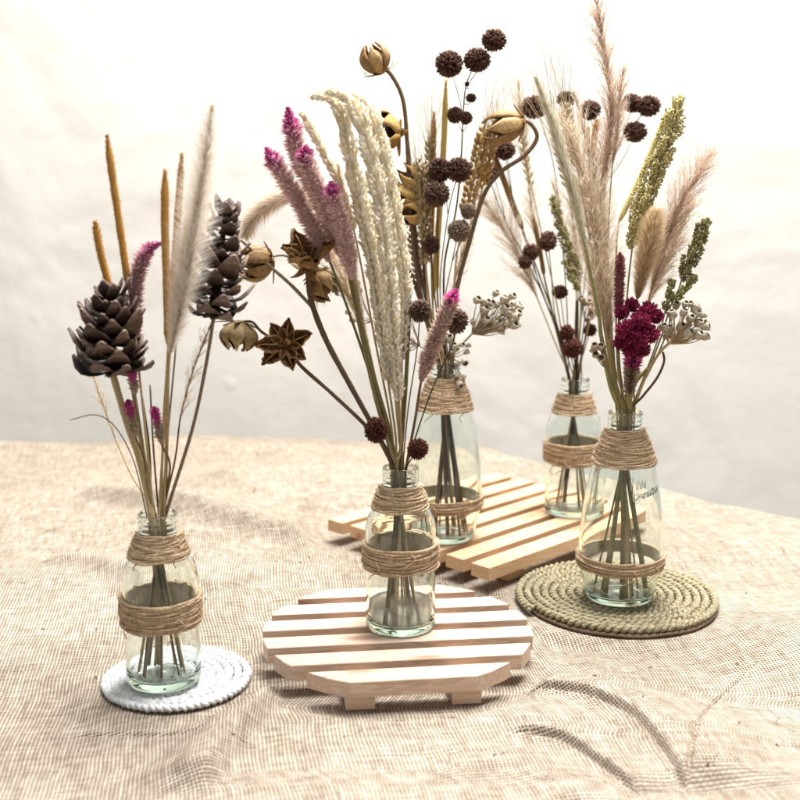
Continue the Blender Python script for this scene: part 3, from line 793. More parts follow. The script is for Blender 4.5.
def clip_slat(cx, half, Rm, n=7):
    """outline of a slat between lines v0..v1 clipped to the circle; returns polygon points (u,v)"""
    v0, v1 = cx-half, cx+half
    def ur(v): return math.sqrt(max(.2, Rm*Rm-v*v))
    pts = []
    for i in range(n+1):
        v = v0+(v1-v0)*i/n; pts.append((ur(v), v))
    for i in range(n+1):
        v = v1-(v1-v0)*i/n; pts.append((-ur(v), v))
    return pts
def prism(mb, pts, z0, z1, xf, bev=.06):
    n = len(pts); cx = sum(p[0] for p in pts)/n; cy = sum(p[1] for p in pts)/n; vs = []
    for (z, k) in ((z0, 0), (z1-bev, 0), (z1, 1)):
        for (u, v) in pts:
            a = u-(math.copysign(bev, u-cx) if k else 0); b = v-(math.copysign(bev, v-cy) if k else 0); vs.append(xf(a, b, z))
    fs = [tuple(range(n))[::-1], tuple(range(2*n, 3*n))]
    for l in (0, n):
        for i in range(n): j = (i+1) % n; fs.append((l+i, l+j, l+n+j, l+n+i))
    mb.add(vs, fs)
def local_xf(c, ang):
    ca, sa = math.cos(ang), math.sin(ang)
    return lambda u, v, z: Vector((c[0]+u*ca-v*sa, c[1]+u*sa+v*ca, z))
def board(name, label, c, ang, slats, feet, mat, zf, zt):
    t = thing(name, (c[0], c[1], 0), label, 'slatted board', 'slatted wooden trivets'); t.rotation_euler = (0,0,ang)
    xf = lambda u, v, z: Vector((c[0]+u, c[1]+v, z))
    for pts in slats: mb = MB(); prism(mb, pts, zf+.01, zt, xf); mb.build('slat', M[mat], t, False)
    for pts in feet: mb = MB(); prism(mb, pts, .08, zf, xf); mb.build('foot', M[mat], t, False)
    return t
B1c = (-.2, 89.5)
sl = []
for i, v in enumerate([-8.9,-5.4,-1.85,1.7,5.2,8.75]):
    sl.append(clip_slat(v, 1.07, 11.0))
ft = [[(x-1.1,-9.3),(x+1.1,-9.3),(x+1.1,9.3),(x-1.1,9.3)] for x in (-3.9, 4.1)]
board('slatted_trivet', 'round pale pine slatted board under the middle front bottle', B1c, math.radians(7), sl, ft, 'pine_pale', 1.35, 2.6)
B2c = (10.3, 122.5); sl = []
for i in range(7):
    v = -10.35+3.45*i; o = [0,.15,-.1,.2,-.15,.1,0][i]
    sl.append([(-14.1+o,v-1.15),(14.1+o,v-1.15),(14.1+o,v+1.15),(-14.1+o,v+1.15)])
ft = [[(x-1.2,-10.6),(x+1.2,-10.6),(x+1.2,10.6),(x-1.2,10.6)] for x in (-9.,9.)]
board('slatted_trivet', 'long warm pine slatted board set diagonally under the two rear bottles', B2c, math.radians(45), sl, ft, 'pine_warm', 1.3, 2.6)

# ------------------------------------------------------------------ bottles
PROF_A = [(2.45,.0),(2.72,.12),(2.84,.4),(2.86,1.),(2.84,4.),(2.86,7.9),(2.82,8.6),(2.64,9.3),(2.34,9.8),(2.1,10.2),(1.86,10.9),(1.6,11.6),(1.45,12.0)]
PROF_B = [(2.6,.0),(2.95,.14),(3.1,.5),(3.3,1.4),(3.62,3.),(3.76,4.4),(3.74,5.8),(3.6,7.6),(3.35,9.6),(3.0,11.4),(2.66,12.8),(2.2,14.2),(1.75,15.3),(1.5,15.9)]
def bottle(b, kind, sx, sz, label, text=None, water=0, band=(5.2, 7.25)):
    prof = PROF_A if kind == 'A' else PROF_B; top = prof[-1][1]; hh = 13.4 if kind == 'A' else 17.3
    p = [(r*sx, z*sz) for r, z in prof]; rn = p[-1][0]; z0 = p[-1][1]; z1 = hh*sz; h = z1-z0
    for q in range(1, 31):
        f = q/31; p.append((rn+.05*(.5-.5*math.cos(f*6.2832*3)), z0+(h-.14)*f))
    p += [(rn, z1-.12), (rn+.02, z1-.05), (rn-.04, z1), (rn-.13, z1)]
    outer = p[:]
    # smooth the body by subdividing
    body = [Vector((a, c, 0)) for a, c in p[2:len(prof)]]; sm = [(v.x, v.y) for v in catmull(body, 4)]
    outer = p[:2]+sm+p[len(prof):]
    th = .2; fl = .55*sz
    inner = [(max(.02, a-th), c) for a, c in sm if c > fl+.35]
    inner = [(.02, fl+.25), (1.2, fl+.12), (inner[0][0]-.55, fl), (inner[0][0]-.15, fl+.15)]+inner+[(rn-th, z0+.3), (rn-th, z1-.3), (rn-th, z1-.08)]
    loop = [(.02, .18), (1.4, .16), (2.05*sx, .05)]+outer+inner[::-1]
    loop = [q for i, q in enumerate(loop) if i == 0 or abs(q[0]-loop[i-1][0])+abs(q[1]-loop[i-1][1]) > .004]
    t = thing('glass_bottle', (b['x'], b['Y'], b['z']), label, 'bottle', 'clear glass bottles wrapped with twine')
    mb = MB(); lathe(mb, loop, (b['x'], b['Y'], b['z']), 72)
    n = len(loop); o = 0
    mb.f.append(tuple(range(72))[::-1]); mb.r.append(.5); mb.t.append(0); mb.f.append(tuple(range((n-1)*72, n*72))); mb.r.append(.5); mb.t.append(0)
    mb.build('glass_body', M['glass'], t)
    def rad_at(z):
        for i in range(len(outer)-1):
            if outer[i][1] <= z <= outer[i+1][1] and outer[i+1][1] > outer[i][1]:
                k = (z-outer[i][1])/(outer[i+1][1]-outer[i][1]); return outer[i][0]+(outer[i+1][0]-outer[i][0])*k
        return rn
    def wrap(name, za, zb, rt, extra=.02):
        mb = MB(); mb.L = []; mb.A = []; turns = (zb-za)/(rt*1.62); N_ = int(turns*44); pts = []; ph = U(0, 6.28)
        for i in range(N_+1):
            f = i/N_; a = ph+f*turns*2*math.pi; z = za+(zb-za)*f+.13*math.sin(a*1.0+f*9)*math.sin(math.pi*f)+.05*math.sin(a*.71+4)*math.sin(math.pi*f)+.035*math.sin(a*5.3)
            r = rad_at(z)+rt+extra+.09*abs(math.sin(a*.37+f*11))+.04*math.sin(a*3.3)+.03*math.sin(a*7.7+f*5)
            pts.append(Vector((b['x']+r*math.cos(a), b['Y']+r*math.sin(a), b['z']+z)))
        tube(mb, pts, rt, 7, twine=True, wob=.2)
        # a second, crossing strand
        for q in range(3):
            pts = []; a0 = U(0, 6.28); zz = U(za+.2, zb-.5)
            for i in range(30):
                a = a0+i*.13; z = zz+(.35*(i/29) if q % 2 else -.2*(i/29)); r = rad_at(z)+rt*2.4+extra
                pts.append(Vector((b['x']+r*math.cos(a), b['Y']+r*math.sin(a), b['z']+z)))
            tube(mb, pts, rt*.75, 6, twine=True)
        for q in range(2):
            a = U(-2.6, -.5); z = U(za+.3, zb-.2); r = rad_at(z)+rt*2.6; pts = []
            for i in range(7):
                r2 = r+.05+.10*math.sin(i*.6); zz = z-i*.17-.02*i*i; aa = a+.05*i*math.sin(q+i*.8)
                pts.append(Vector((b['x']+r2*math.cos(aa), b['Y']+r2*math.sin(aa), b['z']+zz)))
            tube(mb, catmull(pts, 3), lambda s: rt*.6*(1-.4*s), 6, twine=True)
        # loose fibres
        for i in range(260):
            a = U(0, 6.28); z = U(za, zb); r = rad_at(z)+rt*2; ra = Vector((math.cos(a), math.sin(a), 0)); ta = Vector((-math.sin(a), math.cos(a), 0))
            p0 = Vector((b['x'], b['Y'], b['z']+z))+ra*r; l = U(.25, .9)
            dd = (ta*random.choice((-1,1))+ra*U(.05,.45)+Vector((0,0,U(-.5,.5)))).normalized()
            tube(mb, [p0, p0+dd*l*.5+ra*.03, p0+dd*l+Vector((0,0,U(-.1,.1)))], .012, 3, twine=True)
        # sleeve so no glass shows between turns
        lz = [za+.02+(zb-za-.04)*i/10 for i in range(11)]
        pr = [(rad_at(z)+.015, z) for z in lz]+[(rad_at(z)+rt*1.1, z) for z in lz[::-1]]
        lathe(mb, pr, (b['x'], b['Y'], b['z']), 48, closed=True); k = len(mb.v)-len(mb.L); mb.L += [0]*k; mb.A += [0]*k
        mb.build(name, M['twine'], t)
    if kind == 'A':
        wrap('neck_twine', 10.05*sz, 11.95*sz, .1); wrap('band_twine', band[0]*sz, band[1]*sz, .105)
    else:
        wrap('neck_twine', 12.7*sz, 15.85*sz, .09); wrap('band_twine', 3.15*sz, 4.35*sz, .1)
    if water:
        ri = 2.86*sx-.2-.03
        mb = MB(); lathe(mb, [(.02, fl+.3), (1.2, fl+.2), (ri-.5, fl+.12), (ri-.06, fl+.5), (ri, water), (.02, water)], (b['x'], b['Y'], b['z']), 64)
        mb.build('cloudy_water', M['cloudy'], t)
    if text:
        for (s, size, za, zb, ang) in text:
            cu = bpy.data.curves.new('t', 'FONT'); cu.body = s; cu.size = size; cu.extrude = .05; cu.bevel_depth = .03; cu.resolution_u = 2
            ob = bpy.data.objects.new('t', cu); COL.objects.link(ob); dg = bpy.context.evaluated_depsgraph_get()
            me = bpy.data.meshes.new_from_object(ob.evaluated_get(dg)); bpy.data.objects.remove(ob)
            mb = MB(); vs = []
            for v in me.vertices:
                z = za+v.co.y+v.co.x*zb; r = rad_at(z)+v.co.z+.01; a = ang+v.co.x/rad_at(z)
                vs.append(Vector((b['x']+r*math.cos(a), b['Y']+r*math.sin(a), b['z']+z)))
            mb.add(vs, [tuple(p.vertices) for p in me.polygons], .5)
            mb.build('raised_lettering', M['glass'], t)
    return t
L_ = dict(x=-18.15, Y=83.4, z=.85, h=13.3, br=2.25)
C_ = dict(x=.05, Y=89.9, z=2.61, h=13.5, br=2.25)
Q_ = dict(x=19.0, Y=123.3, z=2.61, h=15.0, br=2.25)       # rear right
B_ = dict(x=4.55, Y=114.1, z=2.61, h=18.2, br=2.7)       # rear middle
D_ = dict(x=20.0, Y=100.4, z=1.2, h=17.3, br=2.7)       # right
bottle(L_, 'A', 1.0, .993, 'small bottle on the white coaster, blurred grey stems inside', band=(4.75, 7.0))
bottle(C_, 'A', 1.0, 1.007, 'small bottle on the round board with cloudy liquid at its bottom', water=2.2)
bottle(Q_, 'A', 1.05, 1.12, 'small bottle on the diagonal board, partly behind the lettered bottle')
bottle(B_, 'B', 1.0, 1.055, 'tall bottle on the diagonal board behind the middle small bottle')
bottle(D_, 'B', 1.0, 1.0, 'tall bottle with raised lettering standing on the olive rope coaster',
       text=[('1m', 1.35, 10.9, .12, math.radians(-93)), ('Dermina', .85, 10.0, .18, math.radians(-86))])

# ------------------------------------------------------------------ flowers of the left bottle
b = L_
cattail(b, 'tall golden cattail leaning left, left of the long foxtail plume', [(107,136,2),(113,180,2),(121,235,2),(129,290,2)], [(140,380,1)], .42)
cattail(b, 'golden cattail at the frame edge, lowest one above the big left cone', [(95,222,3),(101,255,3),(113,300,3)], [(132,390,2)], .42)
cattail(b, 'upright golden cattail with a blunt tip, left of the two beside the foxtail', [(165,170,0),(165,230,0),(167,290,0),(168,345,0)], [(163,430,0)], .45)
cattail(b, 'upright golden cattail with a pointed tip, right against the long foxtail plume', [(182,154,1),(179,200,1),(174,270,1),(170,330,1)], [(164,430,1)], .42)
foxtail(b, 'long white fluffy foxtail plume rising tallest from the left bottle', [(213,102,-3),(207,150,-3),(197,210,-2.6),(184,290,-2.2),(170,354,-2)], [(168,430,-1)], 1.7, n=7800, hw=.017, lean=.8)
foxtail(b, 'shorter tan foxtail plume half hidden behind the tallest left one', [(190,215,-1.5),(181,270,-1.4),(170,345,-1)], [(166,430,-.6)], 1.0, n=3000, hw=.018, mat='pampas')
celosia(b, 'faded mauve celosia bending over with a pink tip behind the left cone', [(161,243,2),(148,250,2),(138,275,2),(134,330,2),(133,382,2)], [(140,430,1)], .85, mat='celosia_mauve', n=1900)
t, p, P = make(b, 'pine_cone', 'large open dark pine cone on a thick straw stick at the far left', 'pine cone', [(112,372,0),(126,420,0),(140,462,0)], 'stem_straw', .27, .25, 'pine cones on sticks', sx=-.35, sy=-.8)
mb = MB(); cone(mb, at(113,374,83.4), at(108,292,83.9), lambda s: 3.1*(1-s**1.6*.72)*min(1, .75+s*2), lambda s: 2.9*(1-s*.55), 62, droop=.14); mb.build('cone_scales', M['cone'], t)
t, p, P = make(b, 'pine_cone', 'slender dark pine cone on a thin stick right of the foxtail plume', 'pine cone', [(214,316,0),(205,370,0),(192,430,0)], 'stem_grey', .13, .14, 'pine cones on sticks', sx=.75, sy=-.1)
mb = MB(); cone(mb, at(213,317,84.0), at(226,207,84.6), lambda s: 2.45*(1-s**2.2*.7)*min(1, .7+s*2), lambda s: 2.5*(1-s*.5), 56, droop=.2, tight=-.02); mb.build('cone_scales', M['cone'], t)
for (px, py, q, lb) in ((128,400,20,'small pink bud flower on a dark stem, left of two above the left bottle'),(154,407,18,'small pink bud flower, right of two above the left bottle')):
    celosia(b, lb, [(px,py,-1),(px+3,py+14,-1),(px+8,py+38,-1)], [(px+16,py+60,-.7)], .48, mat='bud_pink', smat='stem_brown', n=500, group='small pink bud flowers', name='bud_flower', cat='bud flower', r=.1)
celosia(b, 'beige dry seed head right under the big left cone', [(132,372,-1),(134,385,-1),(135,395,-1)], [(142,440,-.5)], .5, mat='bud_pink', n=220, group='small pink bud flowers', name='bud_flower', cat='bud flower')
pampas(b, 'thin sparse grass spray under the slender cone', [(212,322,1),(195,365,1),(186,395,1),(180,420,1)], [(175,460,.5)], .7, n=46, m=12, mat='pampas', smat='stem_brown', lw=.035)
pampas(b, 'thin sparse grass spray low at the far left edge', [(92,372,3),(103,405,3),(116,440,3)], [(133,478,2)], .7, n=34, m=12, mat='pampas', lw=.035)
t, p, P = make(b, 'curved_twig', 'thin dark curved twig bowing out at the far left', 'twig', [(70,420,-1),(96,415,-1),(116,428,-1),(134,462,-.5)], 'stem_dark', .03, .06)
for i, (tx, ty, ml, lb) in enumerate([(176,345,'stem_grey','bare grey stalk left of the slender cone stick'),(150,385,'stem_brown','bare brown stalk between the two pink buds'),(142,395,'stem_dark','bare dark stalk beside the left pink bud')]):
    make(b, 'bare_stalk', lb, 'dried stalk', [(tx,ty,1+i*.5),((tx+157)/2,450,.5)], ml, .07, .09, 'bare stalks')

# ------------------------------------------------------------------ middle front bottle
b = C_
t, p, P = make(b, 'seed_pod_branch', 'branch with an open brown star pod on top and papery pods beside it', 'seed pods', [(308,268,0),(311,300,0),(326,340,0),(350,385,0),(376,432,0)], 'stem_wood', .24, .2, 'branches of seed pods', sx=-.6, sy=-.5)
mb = MB(); pod_star(mb, at(307,263,89.9), Vector((-.05,-.5,.87)).normalized(), 2.6, 6, .85, .36); mb.build('star_pod', M['pod'], t)
mb = MB(); pod_bud(mb, at(258,263,90.5), Vector((-.8,-.3,-.1)), 1.25, 2.6, 7, .15); mb.build('papery_pod', M['pod_papery'], t)
mb = MB(); pod_bud(mb, at(322,284,91.5), Vector((.5,-.3,-.6)), 1.2, 2.3, 6, .15); mb.build('papery_pod', M['pod_papery'], t)
branch(t, [at(241,240,89.5), at(265,262,89.6), at(290,284,89.8), at(313,308,89.9)], .13, .16, 'stem_grey')
branch(t, [at(270,257,90.4), at(286,256,90.6), at(305,268,90.2)], .08, .1, 'stem_grey')
branch(t, [at(315,277,91.3), at(310,280,90.6), at(310,292,90)], .08, .1, 'stem_grey')
t, p, P = make(b, 'seed_pod_branch', 'lower branch with a flat brown star pod and a closed bud to its left', 'seed pods', [(290,348,-1),(300,365,-1),(330,392,-1),(362,422,-1),(384,446,-.6)], 'stem_wood', .15, .17, 'branches of seed pods', sx=-.5, sy=-.85)
mb = MB(); pod_star(mb, at(286,345,88.4), Vector((-.15,-.93,.3)).normalized(), 2.1, 7, .30, .36); mb.build('star_pod', M['pod'], t)
mb = MB(); pod_bud(mb, at(239,334,89.4), Vector((-.1,-.25,-1)), 1.35, 2.1, 7, .1); mb.build('closed_pod', M['pod_olive'], t)
branch(t, [at(240,322,89.4), at(252,322,89.2), at(262,332,89.), at(282,345,88.8)], .1, .12, 'stem_wood')
celosia(b, 'tall pink tipped celosia, highest of the pink group left of the cream grass', [(288,108,-1),(292,130,-1),(300,160,-.6),(322,205,0),(345,262,.5)], [(362,340,.3),(385,430,0)], 1.08, n=2700)
celosia(b, 'pink tipped celosia leaning farthest left of the pink group', [(266,148,-.5),(272,158,-.5),(284,178,-.5),(306,215,0),(330,262,.5)], [(362,350,.2),(386,430,0)], 1.0, n=2100)
celosia(b, 'short pink tipped celosia in the middle of the pink group', [(306,146,-2),(306,162,-2),(318,190,-1.5),(338,235,-1)], [(366,350,-.6),(388,430,-.3)], 1.05, n=1800)
celosia(b, 'faded celosia with a small pink tip beside the cream grass', [(331,182,-2.2),(334,200,-2.2),(345,235,-1.6),(352,280,-1)], [(370,360,-.6),(390,430,-.3)], 1.0, n=1600)
foxtail(b, 'tan feathery plume merging into the left side of the cream grass', [(338,165,.5),(346,210,.5),(352,262,.3),(362,320,0),(372,362,0)], [(385,420,0)], .75, mat='pampas', core='wheat_pale', n=3800, lean=1.8)
foxtail(b, 'grey plume arching down behind the pink celosia', [(245,236,3),(254,216,3),(276,200,3),(300,196,3),(322,212,3)], [(350,290,2),(380,400,1)], 1.35, mat='pampas_grey', n=3400, smat='stem_grey', hw=.03)
strand(b, 'cream grass head with the leftmost drooping tip', [(311,97,-1),(326,96,-1),(341,112,-1),(349,150,-1),(360,205,-1),(372,262,-.8),(380,320,-.6),(388,380,-.4)], [(396,440,-.2)], .42, n=230)
strand(b, 'cream grass head forming the front ridge of the pale bundle', [(326,91,-2),(346,97,-2),(362,122,-2),(374,170,-2),(384,230,-1.8),(390,290,-1.5),(395,350,-1.2),(399,400,-.8)], [(401,445,-.4)], .50, n=250)
strand(b, 'cream grass head on the right side of the pale bundle', [(348,93,-1),(366,105,-1),(380,140,-1),(392,195,-.8),(401,250,-.6),(406,300,-.5),(402,360,-.3)], [(402,430,0)], .46, n=220)
strand(b, 'cream grass head hidden deepest inside the pale bundle', [(350,150,.6),(362,200,.6),(376,260,.6),(388,330,.6),(396,390,.4)], [(402,440,.2)], .5, n=180)
strand(b, 'thin pale grass head with a sharp tip left of the cream bundle', [(301,112,1),(312,130,1),(325,155,1),(340,185,1),(354,230,1)], [(375,340,.6),(392,430,.3)], .2, n=90)
pampas(b, 'beige grass spray between the pink celosia and the star pod branch', [(318,222,2),(330,250,2),(345,285,1.6),(358,320,1.2)], [(385,420,.5)], 1.3, mat='pampas', n=130, m=24)
buttons(b, 'single dark button head low at the left of the middle bottle mouth', [(376,430,12.5,-2.2)], [(384,445,-1.8)], mat='ball_red', sx=-.5, sy=-.8)
buttons(b, 'single dark button head low at the right of the middle bottle mouth', [(418,449,11,-2.2)], [(412,458,-1.8)], mat='ball_red', sx=.5, sy=-.8)
buttons(b, 'dark button head in front of the cream grass right edge', [(420,311,12.5,-1)], [(417,350,-1),(408,410,-.8)], mat='ball_mid', sx=.2, sy=-.5, smat='stem_brown')
buttons(b, 'dark button head touching the pink tipped front celosia', [(456,321,12,-.5)], [(452,345,-.5),(430,395,-.4)], mat='ball_mid', sx=.55, sy=.3)
celosia(b, 'front celosia with a bright pink tip above the middle bottle', [(456,290,-1.5),(448,308,-1.5),(437,335,-1.4),(427,362,-1.2),(421,382,-1)], [(415,420,-.8)], .92, mat='celosia_front', n=2100, smat='stem_brown', sx=.5, sy=-.3)
for i, (tx, ty, ml, lb) in enumerate([(352,285,'stem_olive','thick dark olive stalk along the left of the cream grass'),(410,300,'stem_olive','olive stalk just right of the cream grass'),(392,330,'stem_straw','straw stalk inside the cream bundle')]):
    make(b, 'bare_stalk', lb, 'dried stalk', [(tx,ty,-.5),((tx*.55+400*.45),390,-.4)], ml, .16, .19, 'bare stalks')

# ------------------------------------------------------------------ rear middle bottle
b = B_
t, p, P = make(b, 'seed_pod_branch', 'tall stalk with a closed straw coloured bud at its top', 'seed pods', [(381,66,0),(392,76,0),(403,100,0),(407,140,0),(410,200,0),(418,280,0)], 'stem_wood', .2, .2, 'branches of seed pods')
mb = MB(); pod_bud(mb, at(376,61,114.1), Vector((-.35,-.2,.9)), 1.35, 2.7, 7, .1); mb.build('closed_pod', M['pod_papery'], t)
t, p, P = make(b, 'seed_pod_branch', 'stalk with a split golden pod showing a dark inside', 'seed pods', [(392,132,.5),(403,130,.5),(408,145,.5),(412,190,.5),(420,270,.5)], 'stem_brown', .17, .18, 'branches of seed pods')
mb = MB(); pod_bud(mb, at(386,133,114.4), Vector((-.75,-.6,.1)), 1.7, 3.0, 4, .55, tuft=False); mb.build('split_pod', M['pod_gold'], t)
t, p, P = make(b, 'seed_pod_branch', 'stalk of pointed golden husks right of the cream grass', 'seed pods', [(419,192,1),(422,230,1),(427,300,1)], 'stem_brown', .15, .18, 'branches of seed pods')
for (px, py, ax) in ((413,181,(-.7,-.2,.6)),(407,198,(-.95,-.2,.25)),(415,214,(-.5,-.3,.1))):
    mb = MB(); pod_bud(mb, at(px,py,114.8), Vector(ax), 1.05, 3.0, 5, .35, tuft=False); mb.build('golden_husk', M['pod_gold'], t)
wheat(b, 'dull bearded wheat ear beside the pointed husks', [(424,165,-.5),(425,200,-.5),(426,265,-.5)], [(430,320,-.3)], .75, 6., 'wheat_grey', n=60, spread=.3)
wheat(b, 'brown bearded wheat ear behind the clustered dark buttons', [(417,160,-.2),(421,200,-.2),(424,240,-.2)], [(431,310,0)], .6, 5.5, 'wheat_grey', n=50, spread=.3)
wheat(b, 'wheat ear with pale awns low behind the cream grass right edge', [(411,225,1),(415,255,1),(420,290,1)], [(430,330,.5)], .55, 6., 'wheat', n=44, na=26, spread=.3)
pampas(b, 'short beige spray under the golden wheat ear', [(475,205,2.5),(468,235,2.3),(458,270,2),(450,300,1.6)], [(445,335,.8)], 1.0, mat='pampas', n=90, m=20)
wheat(b, 'brown wheat ear with long awns rising left of the yellow cattail', [(430,140,1.2),(430,170,1.2),(430,205,1.2)], [(434,290,.6)], .5, 8.5, 'wheat_grey', n=40, na=34, spread=.3)
wheat(b, 'golden wheat ear half behind the drooping husk', [(497,118,2.5),(491,150,2.5),(482,190,2.5)], [(462,270,1.2)], .6, 8., 'wheat', n=46, na=30, spread=.3)
cattail(b, 'tall yellow cattail rising behind the dark buttons', [(446,80,1.5),(444,140,1.5),(439,220,1.5),(433,300,1.5)], [(437,335,1)], .48, mat='cattail_yellow', n=3200)
cattail(b, 'golden brown cattail left of the tall yellow one', [(434,112,1.8),(433,180,1.8),(431,250,1.8)], [(434,320,1)], .4, mat='cattail')
cattail(b, 'short golden cattail low behind the tall yellow one', [(438,220,2.5),(437,260,2.5),(437,290,2.5)], [(439,320,1.5)], .4, mat='cattail_yellow', n=1500)
wheat(b, 'golden wheat ear with long fine awns right of the dark buttons', [(485,126,.5),(480,150,.5),(472,185,.5),(466,210,.5)], [(455,270,.3)], .85, 8.5, 'wheat', n=56, na=26, spread=.22)
buttons(b, 'tall black stem crowned by the highest dark buttons', [(477,60,13,-.5),(449,64,14.5,-.5),(466,118,7,-.5),(494,40,11,-.5),(471,98,5,-.5),(455,115,8,-.5),(467,84,2.5,-.5)],
        [(466,86,-.5),(463,120,-.5),(461,160,-.5),(456,210,-.5),(444,270,-.4)], smat='stem_dark', r=.14, joint={1:(463.3,116),2:(462.6,132),3:(466,86),4:(464.5,104),5:(462.5,134),6:(466,88)})
buttons(b, 'pair of joined brown button heads right of the wheat', [(459,170,13,-1.5),(440,170,12.5,-1.2)], [(448,215,-1.2),(440,290,-.8)], mat='ball', r=.08)
buttons(b, 'brown button head just under the joined pair', [(437,194,13,-2)], [(438,240,-1.5),(438,300,-1)], mat='ball_mid', r=.08)
buttons(b, 'small dark button head low between yellow cattail and husks', [(431,245,9.5,-1)], [(434,290,-.8)], mat='ball', r=.07)
buttons(b, 'faded grey brown button head with a small one above it', [(459,231,12,-1),(468,211,7.5,-1)], [(452,262,-.8),(444,310,-.5)], mat='ball_pale', r=.07)
t, p, P = make(b, 'seed_pod_branch', 'thick golden stalk hooked at the top with a drooping husk', 'seed pods', [(521,120,.5),(531,124,.5),(537,138,.5),(524,156,.5),(501,172,.5),(484,195,.5),(470,240,.3),(455,300,.2)], 'stem_brown', .2, .25, 'branches of seed pods')
mb = MB(); pod_bud(mb, at(506,126,114.6), Vector((-1,-.15,-.18)), 1.45, 4.0, 6, .2, tuft=False); mb.build('drooping_husk', M['pod_papery'], t)
t, p, P = make(b, 'bare_stalk', 'dark bent twig stub left of the yellow cattail', 'dried stalk', [(398,246,0),(408,268,0),(420,300,0),(432,340,0)], 'stem_wood', .2, .2, 'bare stalks')
def blob_spots(cx, cy, rx, ry, n, dy=0, seed=1):
    rr = random.Random(seed); out = []; tries = 0
    while len(out) < n and tries < 4000:
        tries += 1; a = rr.uniform(0, 6.28); q = math.sqrt(rr.random()); p = (cx+rx*q*math.cos(a), cy+ry*q*math.sin(a), dy+rr.uniform(-1.3, 1.3))
        if all((p[0]-o[0])**2+(p[1]-o[1])**2+((p[2]-o[2])*8)**2 > 26 for o in out): out.append(p)
    return out
t, p, P = make(b, 'cup_flower_spray', 'spray of small pale cup flowers right of the tall rear bottle', 'cup flowers', [(480,325,-1),(466,340,-1),(452,352,-.6)], 'stem_grey', .1, .12, 'sprays of small cup flowers')
cups(t, blob_spots(500,312,20,20,38,-1,3)+[(477,300,-1),(473,322,-1)]+blob_spots(512,322,9,9,6,-1,9), at(472,334,113.1), 'cup', 1.12, Y=114.1)
cups(t, blob_spots(458,350,13,16,10,-1,5)+blob_spots(458,377,10,7,5,-1,8), at(450,356,113.3), 'cup', 1.05, Y=114.1)
t, p, P = make(b, 'cup_flower_spray', 'few small pale cup flowers peeking out left of the cream grass', 'cup flowers', [(366,318,1),(395,330,1),(425,350,.6)], 'stem_grey', .06, .1, 'sprays of small cup flowers')
cups(t, [(348,312,1),(353,320,1),(360,290,1),(358,283,1)], at(372,322,115), 'cup_brown', 1., Y=114.1)
cups(t, [(405,298,1),(410,310,1),(404,330,1),(412,342,1),(408,350,1),(400,345,1)], at(420,345,115), 'cup', 1., Y=114.1)

# ------------------------------------------------------------------ rear right bottle
b = Q_
cb = dict(hn=230, bw=.115)
buttons(b, 'ribbed dark button head leftmost of the rear right bouquet', [(487,173,10.5,0),(484,141,7.5,0)], [(506,222,0),(534,275,0),(558,335,0)], **cb)
buttons(b, 'ribbed dark button head under the drooping husk', [(505,150,11,.5),(502,128,9,1.5)], [(512,195,.5),(532,262,.3),(556,330,.2)], **cb)
buttons(b, 'ribbed dark button head alone beside the silver green plume tip', [(534,107,12,2)], [(544,130,2),(556,180,2),(566,290,1)], **cb)
buttons(b, 'small pale ribbed button head behind fine awns', [(566,99,9,2.5)], [(574,122,2.5),(580,200,2),(578,300,1)], mat='ball_mid', **cb)
buttons(b, 'ribbed dark button head against the tall rosy plume', [(590,110,11,2)], [(593,140,2),(590,220,1.5),(582,310,1)], **cb)
buttons(b, 'branching stem with three ribbed dark buttons at the upper right', [(649,106,11.5,2),(632,103,10,2),(635,132,11,2)], [(617,148,2),(604,190,2),(592,270,1.5),(582,340,.6)], joint={1:(618,146),2:(610,178)}, **cb)
buttons(b, 'ribbed dark button head right of the pair, on a long thin stem', [(548,241,9.5,-.5)], [(551,270,-.5),(556,320,-.3)], **cb)
buttons(b, 'pair of ribbed dark buttons touching left of the green millet', [(531,252,8,-.5),(525,262,7.5,-.8)], [(541,290,-.5),(558,330,-.3)], **cb)
buttons(b, 'two ribbed dark buttons stacked just above the rear right bottle', [(573,348,11.5,-1.5),(567,333,8,-1)], [(575,365,-1)], mat='ball_red', **cb)
cattail(b, 'brown cattail leaning left behind the hooked husk stalk', [(487,140,1.5),(500,170,1.5),(513,205,1.5),(523,230,1.5)], [(541,280,1),(560,335,.4)], .5, mat='cattail_brown', smat='stem_olive')
cattail(b, 'short brown cattail above the lone thin stemmed button', [(534,218,.8),(539,245,.8),(544,275,.8)], [(556,325,.3)], .38, mat='cattail_brown', smat='stem_olive', n=1300)
pampas(b, 'rosy pampas plume hanging out to the left of the rear right bouquet', [(470,186,1),(489,208,1),(508,236,1),(524,268,1),(538,300,1)], [(556,345,.4)], 1.9, mat='pampas_grey', n=190, m=30)
pampas(b, 'thin pampas plume rising behind the hooked stalk', [(518,78,3),(522,130,3),(528,180,3),(536,240,2.5)], [(556,330,1)], 1.1, mat='pampas', n=130, m=22)
pampas(b, 'pale thin pampas plume between the green millet and silver plume', [(552,180,2),(560,215,2),(570,250,2),(576,290,1.5)], [(577,340,.6)], 1.2, mat='pampas', n=120, m=20)
sorghum(b, 'green millet head nearest the lone thin stemmed button', [(553,197,0),(560,225,0),(570,252,0),(580,283,0)], [(580,330,0)], .62, mat='sorghum_dark', n=1100)
sorghum(b, 'small green millet head below the other green millet', [(565,262,-.3),(573,280,-.3),(580,292,-.3)], [(580,330,-.2)], .42, mat='sorghum_dark', n=420)
t, p, P = make(b, 'cup_flower_spray', 'cluster of brown cup flowers behind the thick green stem', 'cup flowers', [(588,318,0),(584,345,0)], 'stem_brown', .07, .1, 'sprays of small cup flowers')
